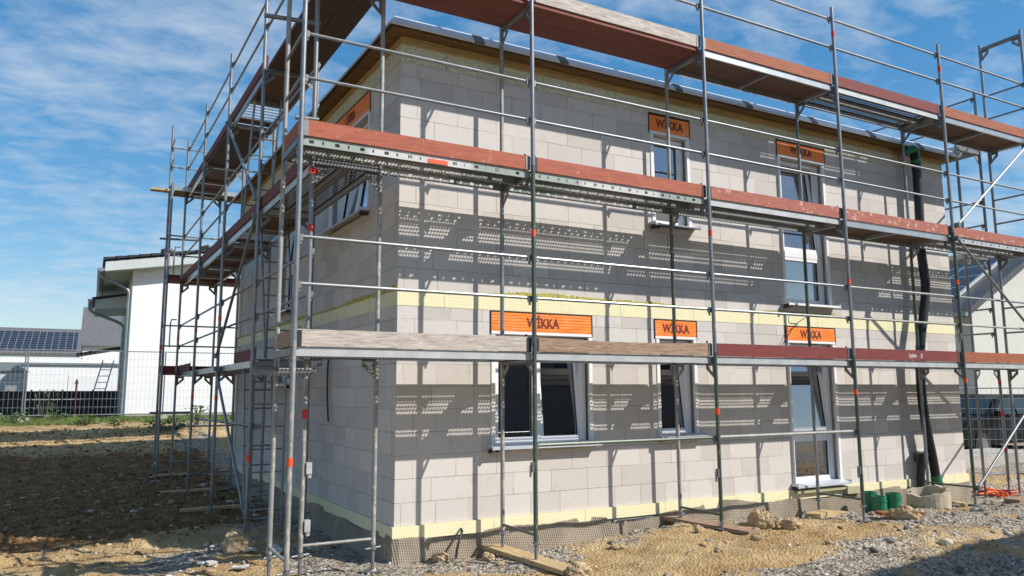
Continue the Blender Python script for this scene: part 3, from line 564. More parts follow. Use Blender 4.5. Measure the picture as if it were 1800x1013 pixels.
# ------------------------------------------------------------------ scaffolding
TR = .02415; LV = (0., 2., 4.); DZ = -.05; RZ = (.534, .978)
def perf_mesh(Ln, W, pitch, r, name, slots=False, sidemat='steel_pale'):
    mb = MB(); n = int(Ln/pitch); m = int((W-.03)/pitch); ox = (Ln-n*pitch)/2; oy = (W-m*pitch)/2
    oc = [(1, 0), (.7, .7), (0, 1), (-.7, .7), (-1, 0), (-.7, -.7), (0, -1), (.7, -.7)]; sq = [(.5, 0), (.5, .5), (0, .5), (-.5, .5), (-.5, 0), (-.5, -.5), (0, -.5), (.5, -.5)]
    for j in range(m):
        sh = .5 if j % 2 else 0; y = oy+(j+.5)*pitch
        for i in range(n):
            x = ox+(i+.5+sh*.999)*pitch
            if i == n-1 and sh: mb.quad([(x-pitch/2, y-pitch/2, 0), (Ln, y-pitch/2, 0), (Ln, y+pitch/2, 0), (x-pitch/2, y+pitch/2, 0)]); continue
            if x < .1 or x > Ln-.12: mb.quad([(x-pitch/2, y-pitch/2, 0), (x+pitch/2, y-pitch/2, 0), (x+pitch/2, y+pitch/2, 0), (x-pitch/2, y+pitch/2, 0)]); continue
            k = len(mb.v); mb.v += [(x+a*pitch, y+b*pitch, 0) for a, b in sq]+[(x+a*r, y+b*r, 0) for a, b in oc]
            for e in range(8): mb.f.append((k+e, k+(e+1) % 8, k+8+(e+1) % 8, k+8+e)); mb.m.append(0)
        if sh: mb.quad([(ox, y-pitch/2, 0), (ox+pitch/2, y-pitch/2, 0), (ox+pitch/2, y+pitch/2, 0), (ox, y+pitch/2, 0)])
    mb.quad([(0, 0, 0), (Ln, 0, 0), (Ln, oy, 0), (0, oy, 0)]); mb.quad([(0, W-oy, 0), (Ln, W-oy, 0), (Ln, W, 0), (0, W, 0)])
    mb.quad([(0, oy, 0), (ox, oy, 0), (ox, W-oy, 0), (0, W-oy, 0)]); mb.quad([(Ln-ox, oy, 0), (Ln, oy, 0), (Ln, W-oy, 0), (Ln-ox, W-oy, 0)])
    for y in (0, W-.003):
        if slots:
            p = .125; x = .06; mb.box((0, y, -.03), (Ln, y+.003, -.0005), 1); mb.box((0, y, -.085), (Ln, y+.003, -.062), 1); xs = [0.]
            q_ = 0
            while x < Ln-.1:
                wd = .018 if q_ % 2 else .045; mb.box((xs[-1], y, -.062), (x, y+.003, -.03), 1); xs.append(x+wd); x += p; q_ += 1
            mb.box((xs[-1], y, -.062), (Ln, y+.003, -.03), 1)
        else: mb.box((0, y, -.085), (Ln, y+.003, -.0005), 1)
    lip = .035                                           # return lips, holed in the slotted type
    for y0, y1 in ((.003, lip), (W-lip, W-.003)):
        if slots:
            x = 0.
            while x < Ln-.08: mb.quad([(x, y0, -.085), (x+.07, y0, -.085), (x+.07, y1, -.085), (x, y1, -.085)], 0); mb.quad([(x+.07, y0, -.085), (x+.1, y0, -.085), (x+.1, y0+.012, -.085), (x+.07, y0+.012, -.085)], 0); x += .1
        else: mb.quad([(0, y0, -.085), (Ln, y0, -.085), (Ln, y1, -.085), (0, y1, -.085)], 0)
    for x in (0, Ln-.004): mb.box((x, .004, -.07), (x+.004, W-.004, -.001), 1)
    return mb.mesh(name, ['steel_deck', sidemat])
def plank_mesh(Ln, W, name, mat):
    mb = MB(); mb.box((0, 0, -.045), (Ln, W, 0)); return mb.mesh(name, mat)
def ply_mesh(Ln, W, name, mat, hatch=False):
    mb = MB()
    if hatch:
        mb.box((.05, .03, -.012), (Ln-1.0, W-.03, 0), 0); mb.box((Ln-.3, .03, -.012), (Ln-.05, W-.03, 0), 0)
        for i in range(5): mb.box((Ln-.95+i*.13, .05, -.02), (Ln-.92+i*.13, W-.05, -.004), 1)
    else: mb.box((.02, .02, -.012), (Ln-.02, W-.02, -.001), 0)
    for y in (0, W-.03): mb.box((0, y, -.09), (Ln, y+.029, 0), 1)
    for x in (0, Ln*.5, Ln-.03): mb.box((x, .031, -.08), (x+.03, W-.031, -.014), 1)
    return mb.mesh(name, [mat, 'alu'])
BL = 2.57; DL = BL-.06
DK = {'perf': [perf_mesh(DL, .315, .0365, .0138, 'deck_perforated')], 'slot': [perf_mesh(DL, .315, .0365, .0138, 'deck_slotted', True)],
      'slotmint': [perf_mesh(DL, .315, .0365, .0138, 'deck_slotted_mint', True, 'steel_mint')],
      'plank': [plank_mesh(DL, .315, 'deck_plank', 'plank')], 'plank_y': [plank_mesh(DL, .315, 'deck_plank_brown', 'plank_y')],
      'ply': [ply_mesh(DL, .635, 'deck_plywood', 'ply')], 'hatch': [ply_mesh(DL, .635, 'deck_hatch', 'ply', True)], 'sparse': [perf_mesh(DL, .315, .05, .0145, 'deck_coarse')]}
class Scaf:
    def __init__(s, root, org, du, dt, ang):             # du: along the facade, dt: from outer row to inner row
        s.root, s.o, s.du, s.dt, s.ang = root, Vector(org), Vector(du), Vector(dt), ang
    def P(s, u, t, z): return s.o+s.du*u+s.dt*t+Vector((0, 0, z))
    def frame(s, u, z0, z1, mat='tube', inner='tube', foot=None, gus=True):
        mp = lambda a, b, c: s.P(a, b, c)
        mb = MB(); mb.box((u-.022, .03, z1-.13), (u-.018, .70, z1-.065), 0, mp); mb.box((u+.018, .03, z1-.13), (u+.022, .70, z1-.065), 0, mp); mb.box((u-.0179, .03, z1-.13), (u+.0179, .70, z1-.126), 0, mp)
        fr = part('frame', mb, 'steel', s.root)
        for t, mt in ((0, mat), (.73, inner)):
            mb = MB(); zb = z0
            mb.tube(s.P(u, t, zb), s.P(u, t, z1), TR, 12); 
            part('upright', mb, mt, fr, True)
            if gus:
                sg = 1 if t == 0 else -1; mb = MB()
                f = lambda dt_, dz: s.P(u-.004, t+sg*dt_, z1+dz)
                ex = s.du*.008
                # gusset with an opening: two legs and a hypotenuse band
                mb.prism([f(.02, -.13), f(.16, -.13), f(.16, -.165), f(.05, -.165)], ex); mb.prism([f(.02, -.13), f(.05, -.165), f(.05, -.30), f(.02, -.33)], ex); mb.prism([f(.16, -.165), f(.16, -.2), f(.05, -.30), f(.05, -.25), f(.125, -.165)], ex)
                part('gusset', mb, 'steel', fr)
        if z0 < -1.5:
            mb = MB(); mb.tube(s.P(u, .02, z0+.06), s.P(u, .71, z0+.06), .015, 8); part('bottom_bar', mb, mat, fr, True)
            for t in (0, .73):
                p = s.P(u, t, 0); g = gz(p.x, p.y)-.01 if foot is None else foot
                mb = MB(); mb.tube((p.x, p.y, g+.03), (p.x, p.y, z0-.001), .017, 10); mb.box((p.x-.075, p.y-.075, g+.022), (p.x+.075, p.y+.075, g+.03)); mb.tube((p.x, p.y, z0-.045), (p.x, p.y, z0-.012), .034, 8)
                mb.tube((p.x-.09, p.y-.03, z0-.03), (p.x+.09, p.y+.03, z0-.03), .009, 6)
                part('base_jack', mb, 'steel', fr, True)
        return fr
    def post(s, u, z0, z1, t=0, mat='tube'):
        mb = MB(); mb.tube(s.P(u, t, z0), s.P(u, t, z1), TR, 12); return part('guard_post', mb, mat, s.root, True)
    def rail(s, u0, u1, z, t=.045, mat='tube', r=.0168, couple=True, sag=0):
        mb = MB(); a, b = s.P(u0+.03, t, z), s.P(u1-.03, t, z+sag)
        mb.tube(a, b, r, 8); g = part('guard_rail', mb, mat, s.root, True)
        if couple:
            for uu in (u0, u1):
                mb = MB(); sg = 1 if uu == u0 else -1
                c = s.P(uu+sg*.035, .03, z); mp = lambda x, y, zz: c+s.du*x+s.dt*y+Vector((0, 0, zz))
                mb.box((-.02, -.012, -.045), (.02, .018, .02), 0, mp); mb.tube(mp(0, 0, -.08), mp(0, .005, -.04), .012, 6); part('wedge', mb, 'steel', g)
        return g
    def deck(s, u0, z, kind, mats=None):
        two = kind not in ('ply', 'hatch')
        for k in range(2 if two else 1):
            me = DK[kind][0]
            t = .05+k*.32 if two else .05
            p = s.P(u0+.03, t, z+DZ)
            flip = s.du.cross(s.dt).z < 0
            if flip: p = s.P(u0+.03, t+(.315 if two else .635), z+DZ)
            o = link('deck', me, s.root, p, (0, 0, s.ang))
    def toe(s, u0, u1, z, mat, t=.03, h=.15, warp=0):
        mp = lambda a, b, c: s.P(a, b, c)
        mb = MB(); n = 8
        for i in range(n):
            a = u0+.025+(u1-u0-.05)*i/n; b = u0+.025+(u1-u0-.05)*(i+1)/n
            wa = warp*math.sin(math.pi*(i/n))*.5; wb = warp*math.sin(math.pi*((i+1)/n))*.5; ja = random.uniform(-.002, .002)
            k = len(mb.v); z0 = z+DZ+.004; z1 = z0+h
            mb.v += [tuple(mp(*p)) for p in ((a, t, z0), (b, t, z0), (b, t+.03, z0), (a, t+.03, z0), (a, t, z1+wa), (b, t, z1+wb), (b, t+.03, z1+wb), (a, t+.03, z1+wa))]
            qs = [(0, 3, 2, 1), (4, 5, 6, 7), (0, 1, 5, 4), (2, 3, 7, 6)]+([(3, 0, 4, 7)] if i == 0 else [])+([(1, 2, 6, 5)] if i == n-1 else [])
            for q_ in qs: mb.f.append(tuple(k+x for x in q_)); mb.m.append(0)
        tb = part('toe_board', mb, mat, s.root)
        for uu, sg in ((u0, 1), (u1, -1)):
            mb = MB(); mb.box((uu+sg*.018, t-.006, z+DZ+.002), (uu+sg*.075, t-.001, z+DZ+.152), 0, mp); mb.box((uu+sg*.05, t+.031, z+DZ+.002), (uu+sg*.075, t+.036, z+DZ+.19), 0, mp)
            part('board_clip', mb, 'rubber' if random.random() < .6 else 'steel', tb)
        return tb
    def endtoe(s, u, z, mat):
        mp = lambda a, b, c: s.P(a, b, c); mb = MB(); mb.box((u-.015, .05, z+DZ+.004), (u+.015, .68, z+DZ+.154), 0, mp); return part('toe_board', mb, mat, s.root)
    def brace(s, u0, z0, u1, z1, t=-.03, mat='tube'):
        mb = MB(); a, b = s.P(u0, t, z0), s.P(u1, t, z1); mb.tube(a, b, .0212, 10); g = part('diagonal_brace', mb, mat, s.root, True)
        for p in (a, b):
            mb = MB(); mb.box((p.x-.035, p.y-.04, p.z-.035), (p.x+.035, p.y+.04, p.z+.035)); part('clamp', mb, 'steel', g)
    def tape(s, u, t, z, mat='tape', parent=None, h=.075):
        mb = MB(); mb.tube(s.P(u, t, z-h/2), s.P(u, t, z+h/2), TR+.002, 12, cap=False); part('marker_tape', mb, mat, parent or s.root, True)
    def clamp(s, u, t, z, mat='steel', dt=.05):
        mb = MB(); mp = lambda a, b, c: s.P(a, b, c); mb.box((u-.03, t-.035, z-.03), (u+.03, t+.035, z+.03), 0, mp); mb.tube(s.P(u-.05, t+dt, z), s.P(u+.05, t+dt, z), .012, 6); part('clamp', mb, mat, s.root)
    def endrails(s, u, z, mat='tube'):
        for r_ in RZ:
            mb = MB(); mb.tube(s.P(u, .02, z+r_), s.P(u, .71, z+r_), .0168, 8); part('end_rail', mb, mat, s.root, True)
# --- front
fs = thing('front_scaffold', 'galvanised scaffold with three decks standing along the front of the block house', 'scaffold', (3.9, 0, -2.2), 'scaffolds round the house')
F = Scaf(fs, (0, 0, 0), (1, 0, 0), (0, 1, 0), 0)
ST = [-2.53, 0, 2.57, 5.14, 7.71, 10.28]
mats_o = [('tube_pale', 'tube_pale'), ('tube_green', 'tube_pale'), ('tube_green', 'tube_pale'), ('tube_green', 'tube'), ('tube_green', 'tube'), ('tube', 'tube')]
for i, u in enumerate(ST):
    mo, mi_ = mats_o[i]
    fr = F.frame(u, -2, 0, mo, mi_)
    if i: F.tape(u, 0, [0, -1.35, -.72, -.5, -.33, -.3][i], parent=fr) if i != 1 else None
    else: F.tape(u, 0, -1.08, parent=fr)
    fr = F.frame(u, 0, 2, ['tube', 'tube_green', 'tube', 'tube', 'tube_green', 'tube'][i], ['tube_pale', 'tube', 'tube_green', 'tube_green', 'tube_green', 'tube'][i])
    if i: F.tape(u, 0, [0, 1.24, 1.49, 1.04, 1.2, 1.1][i], 'tape' if i != 2 else 'tape_red', parent=fr)
    fr = F.frame(u, 2, 4, 'tube', 'tube_pale' if i < 3 else 'tube')
    if i == 5: fr = F.frame(u, 4, 6, 'tube', 'tube')
    else:
        p = F.post(u, 4, 5.14 if i else 5.6)
        if i >= 3: F.tape(u, 0, 4.72, 'tape_red', parent=p, h=.09)
for i in range(5):
    a, b = ST[i], ST[i+1]
    if i in (1, 2): F.rail(a, b, -1.03, mat='tube_green' if i == 1 else 'tube_pale', r=.02)
    for z in LV:
        for r_ in RZ: F.rail(a, b, z+r_, mat='tube_pale' if random.random() < .25 else 'tube')
deckk = {0: ['perf', 'perf', 'perf', 'perf', 'perf'], 1: ['slotmint', 'slotmint', 'sparse', 'ply', 'slot'], 2: ['plank', 'plank', 'ply', 'sparse', 'ply']}
toes = {0: ['wood_pale', 'wood_brown', 'wood_dark', 'wood_dark', 'wood_orange'], 1: ['wood_red', 'wood_red', 'wood_scar', 'wood_scar', 'wood_scar'], 2: ['wood_orange', 'wood_pale', 'wood_orange', 'wood_dark', 'wood_orange']}
for k in range(3):
    for i in range(5):
        F.deck(ST[i], LV[k], deckk[k][i])
        tb = F.toe(ST[i], ST[i+1], LV[k], toes[k][i], warp=-.05 if (k, i) == (0, 1) else 0, h=.158)
        if (k, i) == (0, 3):
            me = textmesh('Layher', .085, 'lettering'); me.materials.clear(); me.materials.append(M['text_white']); link('lettering', me, tb, (6.5, .0285, .03), (R(90), 0, 0))
            mb = MB(); mb.box((6.69, .027, 0.0), (6.7, .0295, .06)); mb.box((6.72, .027, 0.0), (6.73, .0295, .06)); mb.box((6.701, .027, .05), (6.719, .0295, .06)); mb.box((6.701, .027, 0), (6.719, .0295, .01)); part('lettering', mb, 'text_white', tb)
        if (k, i) == (1, 0):
            mb = MB(); mb.box((-1.22, .044, 1.87), (-1.0, .0495, 1.915)); part('sticker', mb, 'tape', tb)
F.endtoe(ST[0], 0, 'wood_brown'); F.endtoe(ST[0], 2, 'wood_orange')
for z in LV: F.endrails(ST[5], z)
F.endrails(ST[0], 2)
F.brace(7.76, -1.95, 10.23, -.12); F.brace(7.76, 1.9, 10.23, .1); F.brace(7.8, 2.12, 10.23, 3.9, mat='steel_pale')
for u, z in ((0, -1.25), (2.57, -1.45), (5.14, -1.55), (7.71, .35)): 
    mb = MB(); p = F.P(u-.035, .0, z); mb.box((p.x-.012, p.y-.02, p.z-.05), (p.x+.012, p.y+.02, p.z+.05)); mb.box((p.x-.03, p.y-.01, p.z-.1), (p.x-.013, p.y+.01, p.z+.02)); part('wedge', mb, 'steel', fs)
# --- left
ls = thing('left_scaffold', 'scaffold with ladders along the shaded left side of the block house', 'scaffold', (-2.2, 5.5, -2.2), 'scaffolds round the house')
LF = Scaf(ls, (-2.25, .67, 0), (SK, 1, 0), (1, 0, 0), R(90)+.028)
LS = [0, 2.57, 5.14, 7.71, 10.28]
for i, u in enumerate(LS):
    for k in range(3):
        fr = LF.frame(u, 2*k-2, 2*k, ['tube_pale', 'tube', 'tube'][k] if i == 0 else 'tube', 'tube_pale' if i == 0 else 'tube')
        if (i, k) in ((0, 0), (1, 0), (2, 0), (2, 1), (3, 0), (3, 1), (4, 1)): LF.tape(u, 0, 2*k-2+random.choice([.7, 1.1, 1.45]) if i else (-.68 if k == 0 else 1.25), 'tape_red' if i == 0 else 'tape', fr, .09)
    LF.post(u, 4, 5.14)
    if i == 0: LF.tape(u, 0, 1.2, 'tape_red')
for i in range(4):
    for z in LV:
        for r_ in RZ:
            if not (i == 0 and z == 4): LF.rail(LS[i], LS[i+1], z+r_)
    LF.deck(LS[i], 2, ['perf', 'hatch', 'ply', 'ply'][i]); LF.deck(LS[i], 4, ['plank_y', 'hatch', 'plank_y', 'ply'][i])
    if i: LF.deck(LS[i], 0, 'ply' if i != 1 else 'hatch')
    LF.toe(LS[i], LS[i+1], 2, 'wood_red_y')
    if i not in (0,): LF.toe(LS[i], LS[i+1], 4, 'wood_red_y')
    if i == 1: LF.toe(LS[i]+.05, LS[i]+1.4, 0, 'wood_red_y'); 
    if i == 3: LF.toe(LS[i]+.9, LS[i+1], 0, 'wood_red_y')
for r_ in RZ: LF.rail(0, LS[1], 4+r_)
LF.brace(2.62, -1.9, 5.1, -.1); LF.brace(5.1, .1, 2.6, 1.85); LF.brace(2.6, 2.1, 5.1, 3.9)
LF.brace(2.6, -.9, 7.7, -.95, .1)
def ladder(sc, ua, ub, t0, t1, z0, z1):
    mb = MB(); n = 8
    for t in (t0, t1): mb.tube(sc.P(ua, t, z0), sc.P(ub, t, z1), .017, 8)
    for i in range(n):
        f = (i+.5)/n; mb.tube(sc.P(ua+(ub-ua)*f, t0, z0+(z1-z0)*f), sc.P(ua+(ub-ua)*f, t1, z0+(z1-z0)*f), .0125, 6)
    part('ladder', mb, 'tube', sc.root, True)
ladder(LF, 3.3, 3.7, .12, .5, -2.1, -.05); ladder(LF, 2.75, 3.35, .2, .58, 0, 1.95); ladder(LF, 4.3, 3.7, .12, .5, 2, 3.95); ladder(LF, 2.62, 2.66, .05, .45, -2.2, .1)
mb = MB(); mb.box((-2.75, .64, -.30), (-2.2, .70, -.245)); mb.tube((-2.75, .67, -.24), (-2.2, .67, -.24), .02, 8); part('console_bracket', mb, 'steel', ls)
for z, t in ((-.68, .0), (1.25, 0)): LF.clamp(0, t, z+.55, 'tape_red' if z > 0 else 'steel')
for z in (-1.2, -1.75):                                   # pressed wedge cups on the near upright
    mb = MB(); mb.box((-2.225, .63, z-.06), (-2.17, .70, z+.05)); mb.tube((-2.19, .66, z-.1), (-2.19, .66, z-.05), .022, 8); part('wedge_cup', mb, 'steel_pale', ls)
for a, b, y in (((465, 27), (563, 42), .83), ((519, 206), (560, 211), .55)):
    mb = MB(); mb.tube(at_y(*a, y), at_y(*b, y), .0242, 10); part('tie_tube', mb, 'tube', ls, True)
# --- right
rs = thing('right_scaffold', 'scaffold along the far right side of the block house, seen past its corner', 'scaffold', (9.9, 5.5, -2.2), 'scaffolds round the house')
RS = Scaf(rs, (10.2, .86, 0), (0, 1, 0), (-1, 0, 0), R(90))
for i in range(4):
    u = i*BL
    for k in range(3): RS.frame(u, 2*k-2, 2*k, 'tube', 'tube')
    RS.post(u, 4, 5.14)
    if i < 3:
        for z in LV:
            for r_ in RZ: RS.rail(u, u+BL, z+r_)
        RS.deck(u, 4, 'perf'); RS.deck(u, 2, 'perf'); RS.toe(u, u+BL, 4, 'alu')
RS.tape(0, 0, -.9, 'tape_red'); RS.tape(0, .0, -1.55, 'tape_red'); RS.tape(0, 0, -.35, 'tape_red')
# --- back
bs = thing('back_scaffold', 'end of the scaffold behind the block house, sticking out at its left rear corner', 'scaffold', (0, 10.8, -2.2), 'scaffolds round the house')
BS = Scaf(bs, (-2.86, 11.15, 0), (1, 0, 0), (0, -1, 0), 0)
for i in range(3):
    u = i*BL
    for k in range(3):
        fr = BS.frame(u, 2*k-2, 2*k, 'tube', 'tube')
        if i == 0: BS.tape(u, 0, 2*k-2+[1.1, .5, 1.3][k], 'tape', fr, .1)
    BS.post(u, 4, 5.5 if i == 0 else 5.14)
    if i < 2:
        for z in LV:
            for r_ in RZ: BS.rail(u, u+BL, z+r_)
            BS.deck(u, z, 'plank' if z < 4 else 'ply')
            BS.toe(u, u+BL, z, 'wood_dark' if z < 4 else 'wood_pale')
BS.rail(0, BL, -1.2); BS.endrails(0, 4)
mb = MB(); mb.box((-3.25, 10.9, 3.93), (-1.0, 11.12, 3.975)); part('plank', mb, 'sole', bs)
for z in (-.9, 2.9): 
    mb = MB(); mb.tube((-3.0, 11.17, z), (-2.2, 11.0, z), .0242, 8); part('tie_tube', mb, 'tube', bs, True)
for z in (1.0, 2.6):
    mb = MB(); p = LF.P(10.28, -.05, z); mb.path([p+Vector((0, 0, .1)), p+Vector((-.1, 0, .1)), p+Vector((-.12, 0, 0)), p+Vector((-.12, 0, -.5))], .015, 8); part('hanging_hook', mb, 'tube', ls, True)

# ------------------------------------------------------------------ things on and by the house
mb = MB(); pts = [(8.06, .76, 3.56), (8.09, .76, 3.2), (8.07, .76, 2.5), (8.04, .76, 1.86), (8.07, .75, 1.25), (7.95, .75, .75), (7.82, .75, .3), (7.77, .76, -.2), (7.80, .78, -.7), (7.89, .79, -1.2), (7.97, .79, -1.6), (8.02, .79, -1.95)]
def smooth_pts(pts, n):
    P = [Vector(p) for p in pts]; o = []
    for i in range(len(P)-1):
        p0, p1, p2, p3 = P[max(i-1, 0)], P[i], P[i+1], P[min(i+2, len(P)-1)]
        for k in range(n):
            t = k/n; o.append(.5*((2*p1)+(-p0+p2)*t+(2*p0-5*p1+4*p2-p3)*t*t+(-p0+3*p1-3*p2+p3)*t**3))
    o.append(P[-1]); return o
dp = thing('drain_hose', 'long black corrugated hose hanging from the roof edge down to a green pipe socket', 'drain hose', (8.02, .79, -2.2))
sp_ = smooth_pts(pts, 22); mb.path(sp_, [.07+.006*(i % 2) for i in range(len(sp_))], 14); part('hose', mb, 'hose', dp, True)
mb = MB(); mb.path(smooth_pts([(7.9, .84, 3.53), (7.95, .8, 3.6), (8.03, .76, 3.62), (8.08, .76, 3.56), (8.085, .76, 3.42)], 6), .078, 14); mb.tube((8.085, .76, 3.42), (8.085, .76, 3.38), .085, 14); part('elbow', mb, 'green', dp, True)
mb = MB(); mb.tube((7.84, .86, 3.5), (7.97, .82, 3.46), .05, 10); part('cap', mb, 'pinkm', dp, True)
mb = MB(); mb.tube((8.02, .79, -1.86), (8.04, .79, -2.02), .088, 16); mb.tube((8.035, .79, -2.02), (8.05, .79, -2.4), .076, 16); mb.tube((8.03, .79, -2.0), (8.03, .79, -2.03), .096, 16); part('socket', mb, 'green', dp, True)
mb = MB(); mb.path(smooth_pts([(7.7, .86, -2.35), (7.72, .86, -1.95), (7.78, .85, -1.6), (7.87, .82, -1.5)], 6), .06, 12); mb.tube((7.72, .86, -1.62), (7.70, .84, -1.48), .075, 12); part('branch', mb, 'hose', dp, True)
for i, (x, y, h, lab) in enumerate(((6.02, .40, .27, 'open green plastic pipe stub, left of the front pair'), (6.27, .34, .30, 'open green plastic pipe stub, right of the front pair'), (6.12, .62, .34, 'green plastic pipe stub with a collar behind two shorter ones'))):
    g = gz(x, y)-.03; mb = MB(); r = .105; 
    n = 20
    for j in range(n):
        a0, a1 = 2*math.pi*j/n, 2*math.pi*(j+1)/n
        c = lambda a, rr, z: (x+rr*math.cos(a), y+rr*math.sin(a), z)
        mb.quad([c(a0, r, g), c(a1, r, g), c(a1, r, g+h), c(a0, r, g+h)]); mb.quad([c(a1, r-.012, g), c(a0, r-.012, g), c(a0, r-.012, g+h), c(a1, r-.012, g+h)]); mb.quad([c(a0, r, g+h), c(a1, r, g+h), c(a1, r-.012, g+h), c(a0, r-.012, g+h)])
        mb.quad([c(a0, r-.012, g+h*.5), c(a1, r-.012, g+h*.5), (x, y, g+h*.5)])
    t = thing('pipe_stub', lab, 'pipe', (x, y, g), 'green pipe stubs'); part('pipe', mb, 'green', t, True)
    mb = MB(); mb.tube((x, y, g+h*.72), (x, y, g+h*.8), r+.009, 20, cap=False); part('collar', mb, 'green', t, True)
# broken concrete ring
mb = MB(); cx, cy, g = 7.22, .42, gz(7.22, .42)-.04; n = 28
for j in range(n):
    a0, a1 = 2*math.pi*j/n, 2*math.pi*(j+1)/n; hh = lambda a: .19+.11*(.5+.5*math.cos(a+.1))+.012*math.sin(a*5)+.008*math.sin(a*11)
    c = lambda a, rr, z: (cx+rr*1.05*math.cos(a), cy+rr*math.sin(a), z)
    for (ra, za_, rb, zb_) in ((.3, 0, .3, 1), (.3, 1, .24, 1), (.24, 1, .24, 0)):
        mb.quad([c(a0, ra, g+za_*hh(a0)), c(a1, ra, g+za_*hh(a1)), c(a1, rb, g+zb_*hh(a1)), c(a0, rb, g+zb_*hh(a0))])
tag(part('concrete_ring', mb, 'ring'), 'broken beige concrete ring lying in front of the black drain hose', 'concrete ring')
# cables
def cable(pts, r, label, name='cable'):
    mb = MB(); mb.path(smooth_pts(pts, 8), r, 8); return tag(part(name, mb, 'rubber', None, True), label, 'cable')
cable([WLf(3.42, -.02, .12), WLf(3.4, .03, -.05), WLf(3.38, .04, -.4), WLf(3.3, .05, -.7), WLf(3.22, .06, -.86)], .012, 'short black cable dangling from the shaded side wall')
cable([(-.42, .93, -1.98), (-.44, .86, -2.0), (-.5, .80, -2.08), (-.54, .78, -2.2), (-.55, .76, -2.34)], .014, 'black cable looping out of the grey sheet at the wall foot near the house corner')
cable([(5.03, .95, .70), (5.1, .86, .66), (5.3, .84, .66), (5.02, .86, .5), (4.86, .90, .3), (4.72, .93, .12)], .006, 'thin bent wire beside the right orange box below the tall upper window', 'wire')
# timber under the jacks
def board(x, y, ang, l, wd, th, label, mat='sole', dz=0, name='sole_board'):
    c, s = math.cos(ang), math.sin(ang); g = gz(x, y)+.012+dz; ex = Vector((c*l/2, s*l/2, gz(x+c*l/2, y+s*l/2)-g+dz+.01)); 
    mb = MB(); mp = lambda a, b, z: (x+c*a-s*b, y+s*a+c*b, g+z)
    mb.box((-l/2, -wd/2, -th), (l/2, wd/2, 0), 0, mp); return tag(part(name, mb, mat), label, 'board', 'boards under the scaffold feet')
board(.02, .2, R(95), 1.5, .22, .045, 'pale timber board under the scaffold feet left of the double window', dz=.02)
board(2.62, .35, R(97), 1.5, .24, .04, 'weathered timber board under the scaffold feet below the narrow window', 'wood_brown', .025)
board(4.95, .55, R(12), .5, .2, .08, 'short thick timber block under the scaffold foot by the tall glazed door', dz=.05)
board(5.35, .62, R(5), .55, .22, .05, 'short timber offcut lying beside the block at the glazed door', dz=.03)
board(5.75, -.1, R(-25), .6, .18, .04, 'reddish splintered board lying on the gravel in front of the green pipes', 'wood_orange', .05)
board(7.75, .5, R(80), .9, .2, .05, 'timber board under the scaffold feet beside the concrete ring', dz=.02)
board(-2.48, -.05, R(15), .5, .3, .03, 'flat grey stone slab at the foot of the near corner scaffold', 'concrete', .02, 'stone_slab')
for y, l, lab in ((5.95, 1.1, 'narrow board under the third pair of feet on the left scaffold'), (8.5, 1.2, 'narrow board under the fourth pair of feet on the left scaffold'), (11.1, .9, 'narrow board under the rearmost feet of the left scaffold')):
    board(-2.1+SK*y, y, R(2), l, .14, .04, lab, 'sole', .03)

# stones and clods
ICO = [(0, 1, 1.618), (0, -1, 1.618), (0, 1, -1.618), (0, -1, -1.618), (1, 1.618, 0), (-1, 1.618, 0), (1, -1.618, 0), (-1, -1.618, 0), (1.618, 0, 1), (-1.618, 0, 1), (1.618, 0, -1), (-1.618, 0, -1)]
ICF = [(0, 1, 8), (0, 8, 4), (0, 4, 5), (0, 5, 9), (0, 9, 1), (1, 6, 8), (8, 6, 10), (8, 10, 4), (4, 10, 2), (4, 2, 5), (5, 2, 11), (5, 11, 9), (9, 11, 7), (9, 7, 1), (1, 7, 6), (3, 6, 7), (3, 7, 11), (3, 11, 2), (3, 2, 10), (3, 10, 6)]
rg = np.random.default_rng(3); icv = np.array(ICO)/1.9; icf = np.array(ICF)
def mat_stone(name, stops):
    m, nt, b = newmat(name); a = nt.nodes.new('ShaderNodeAttribute'); a.attribute_name = 'tone'
    c = ramp(nt, a.outputs['Fac'], stops); c2 = mixc(nt, .35, c, noise(nt, 30, 5, .7), 'OVERLAY')
    nt.links.new(c2, b.inputs['Base Color']); b.inputs['Roughness'].default_value = .92; b.inputs['Specular IOR Level'].default_value = .15; return m
M['st_grey'] = mat_stone('loose grey gravel', [(0, (.11, .095, .078, 1)), (.5, (.29, .26, .22, 1)), (.85, (.46, .42, .36, 1)), (1, (.6, .57, .52, 1))])
M['st_clay'] = mat_stone('loose clay crumbs', [(0, (.19, .12, .062, 1)), (.5, (.4, .285, .16, 1)), (1, (.58, .48, .34, 1))])
M['st_soil'] = mat_stone('loose dark soil crumbs', [(0, (.08, .042, .018, 1)), (.6, (.26, .145, .066, 1)), (.95, (.36, .24, .13, 1)), (1, (.5, .47, .43, 1))])
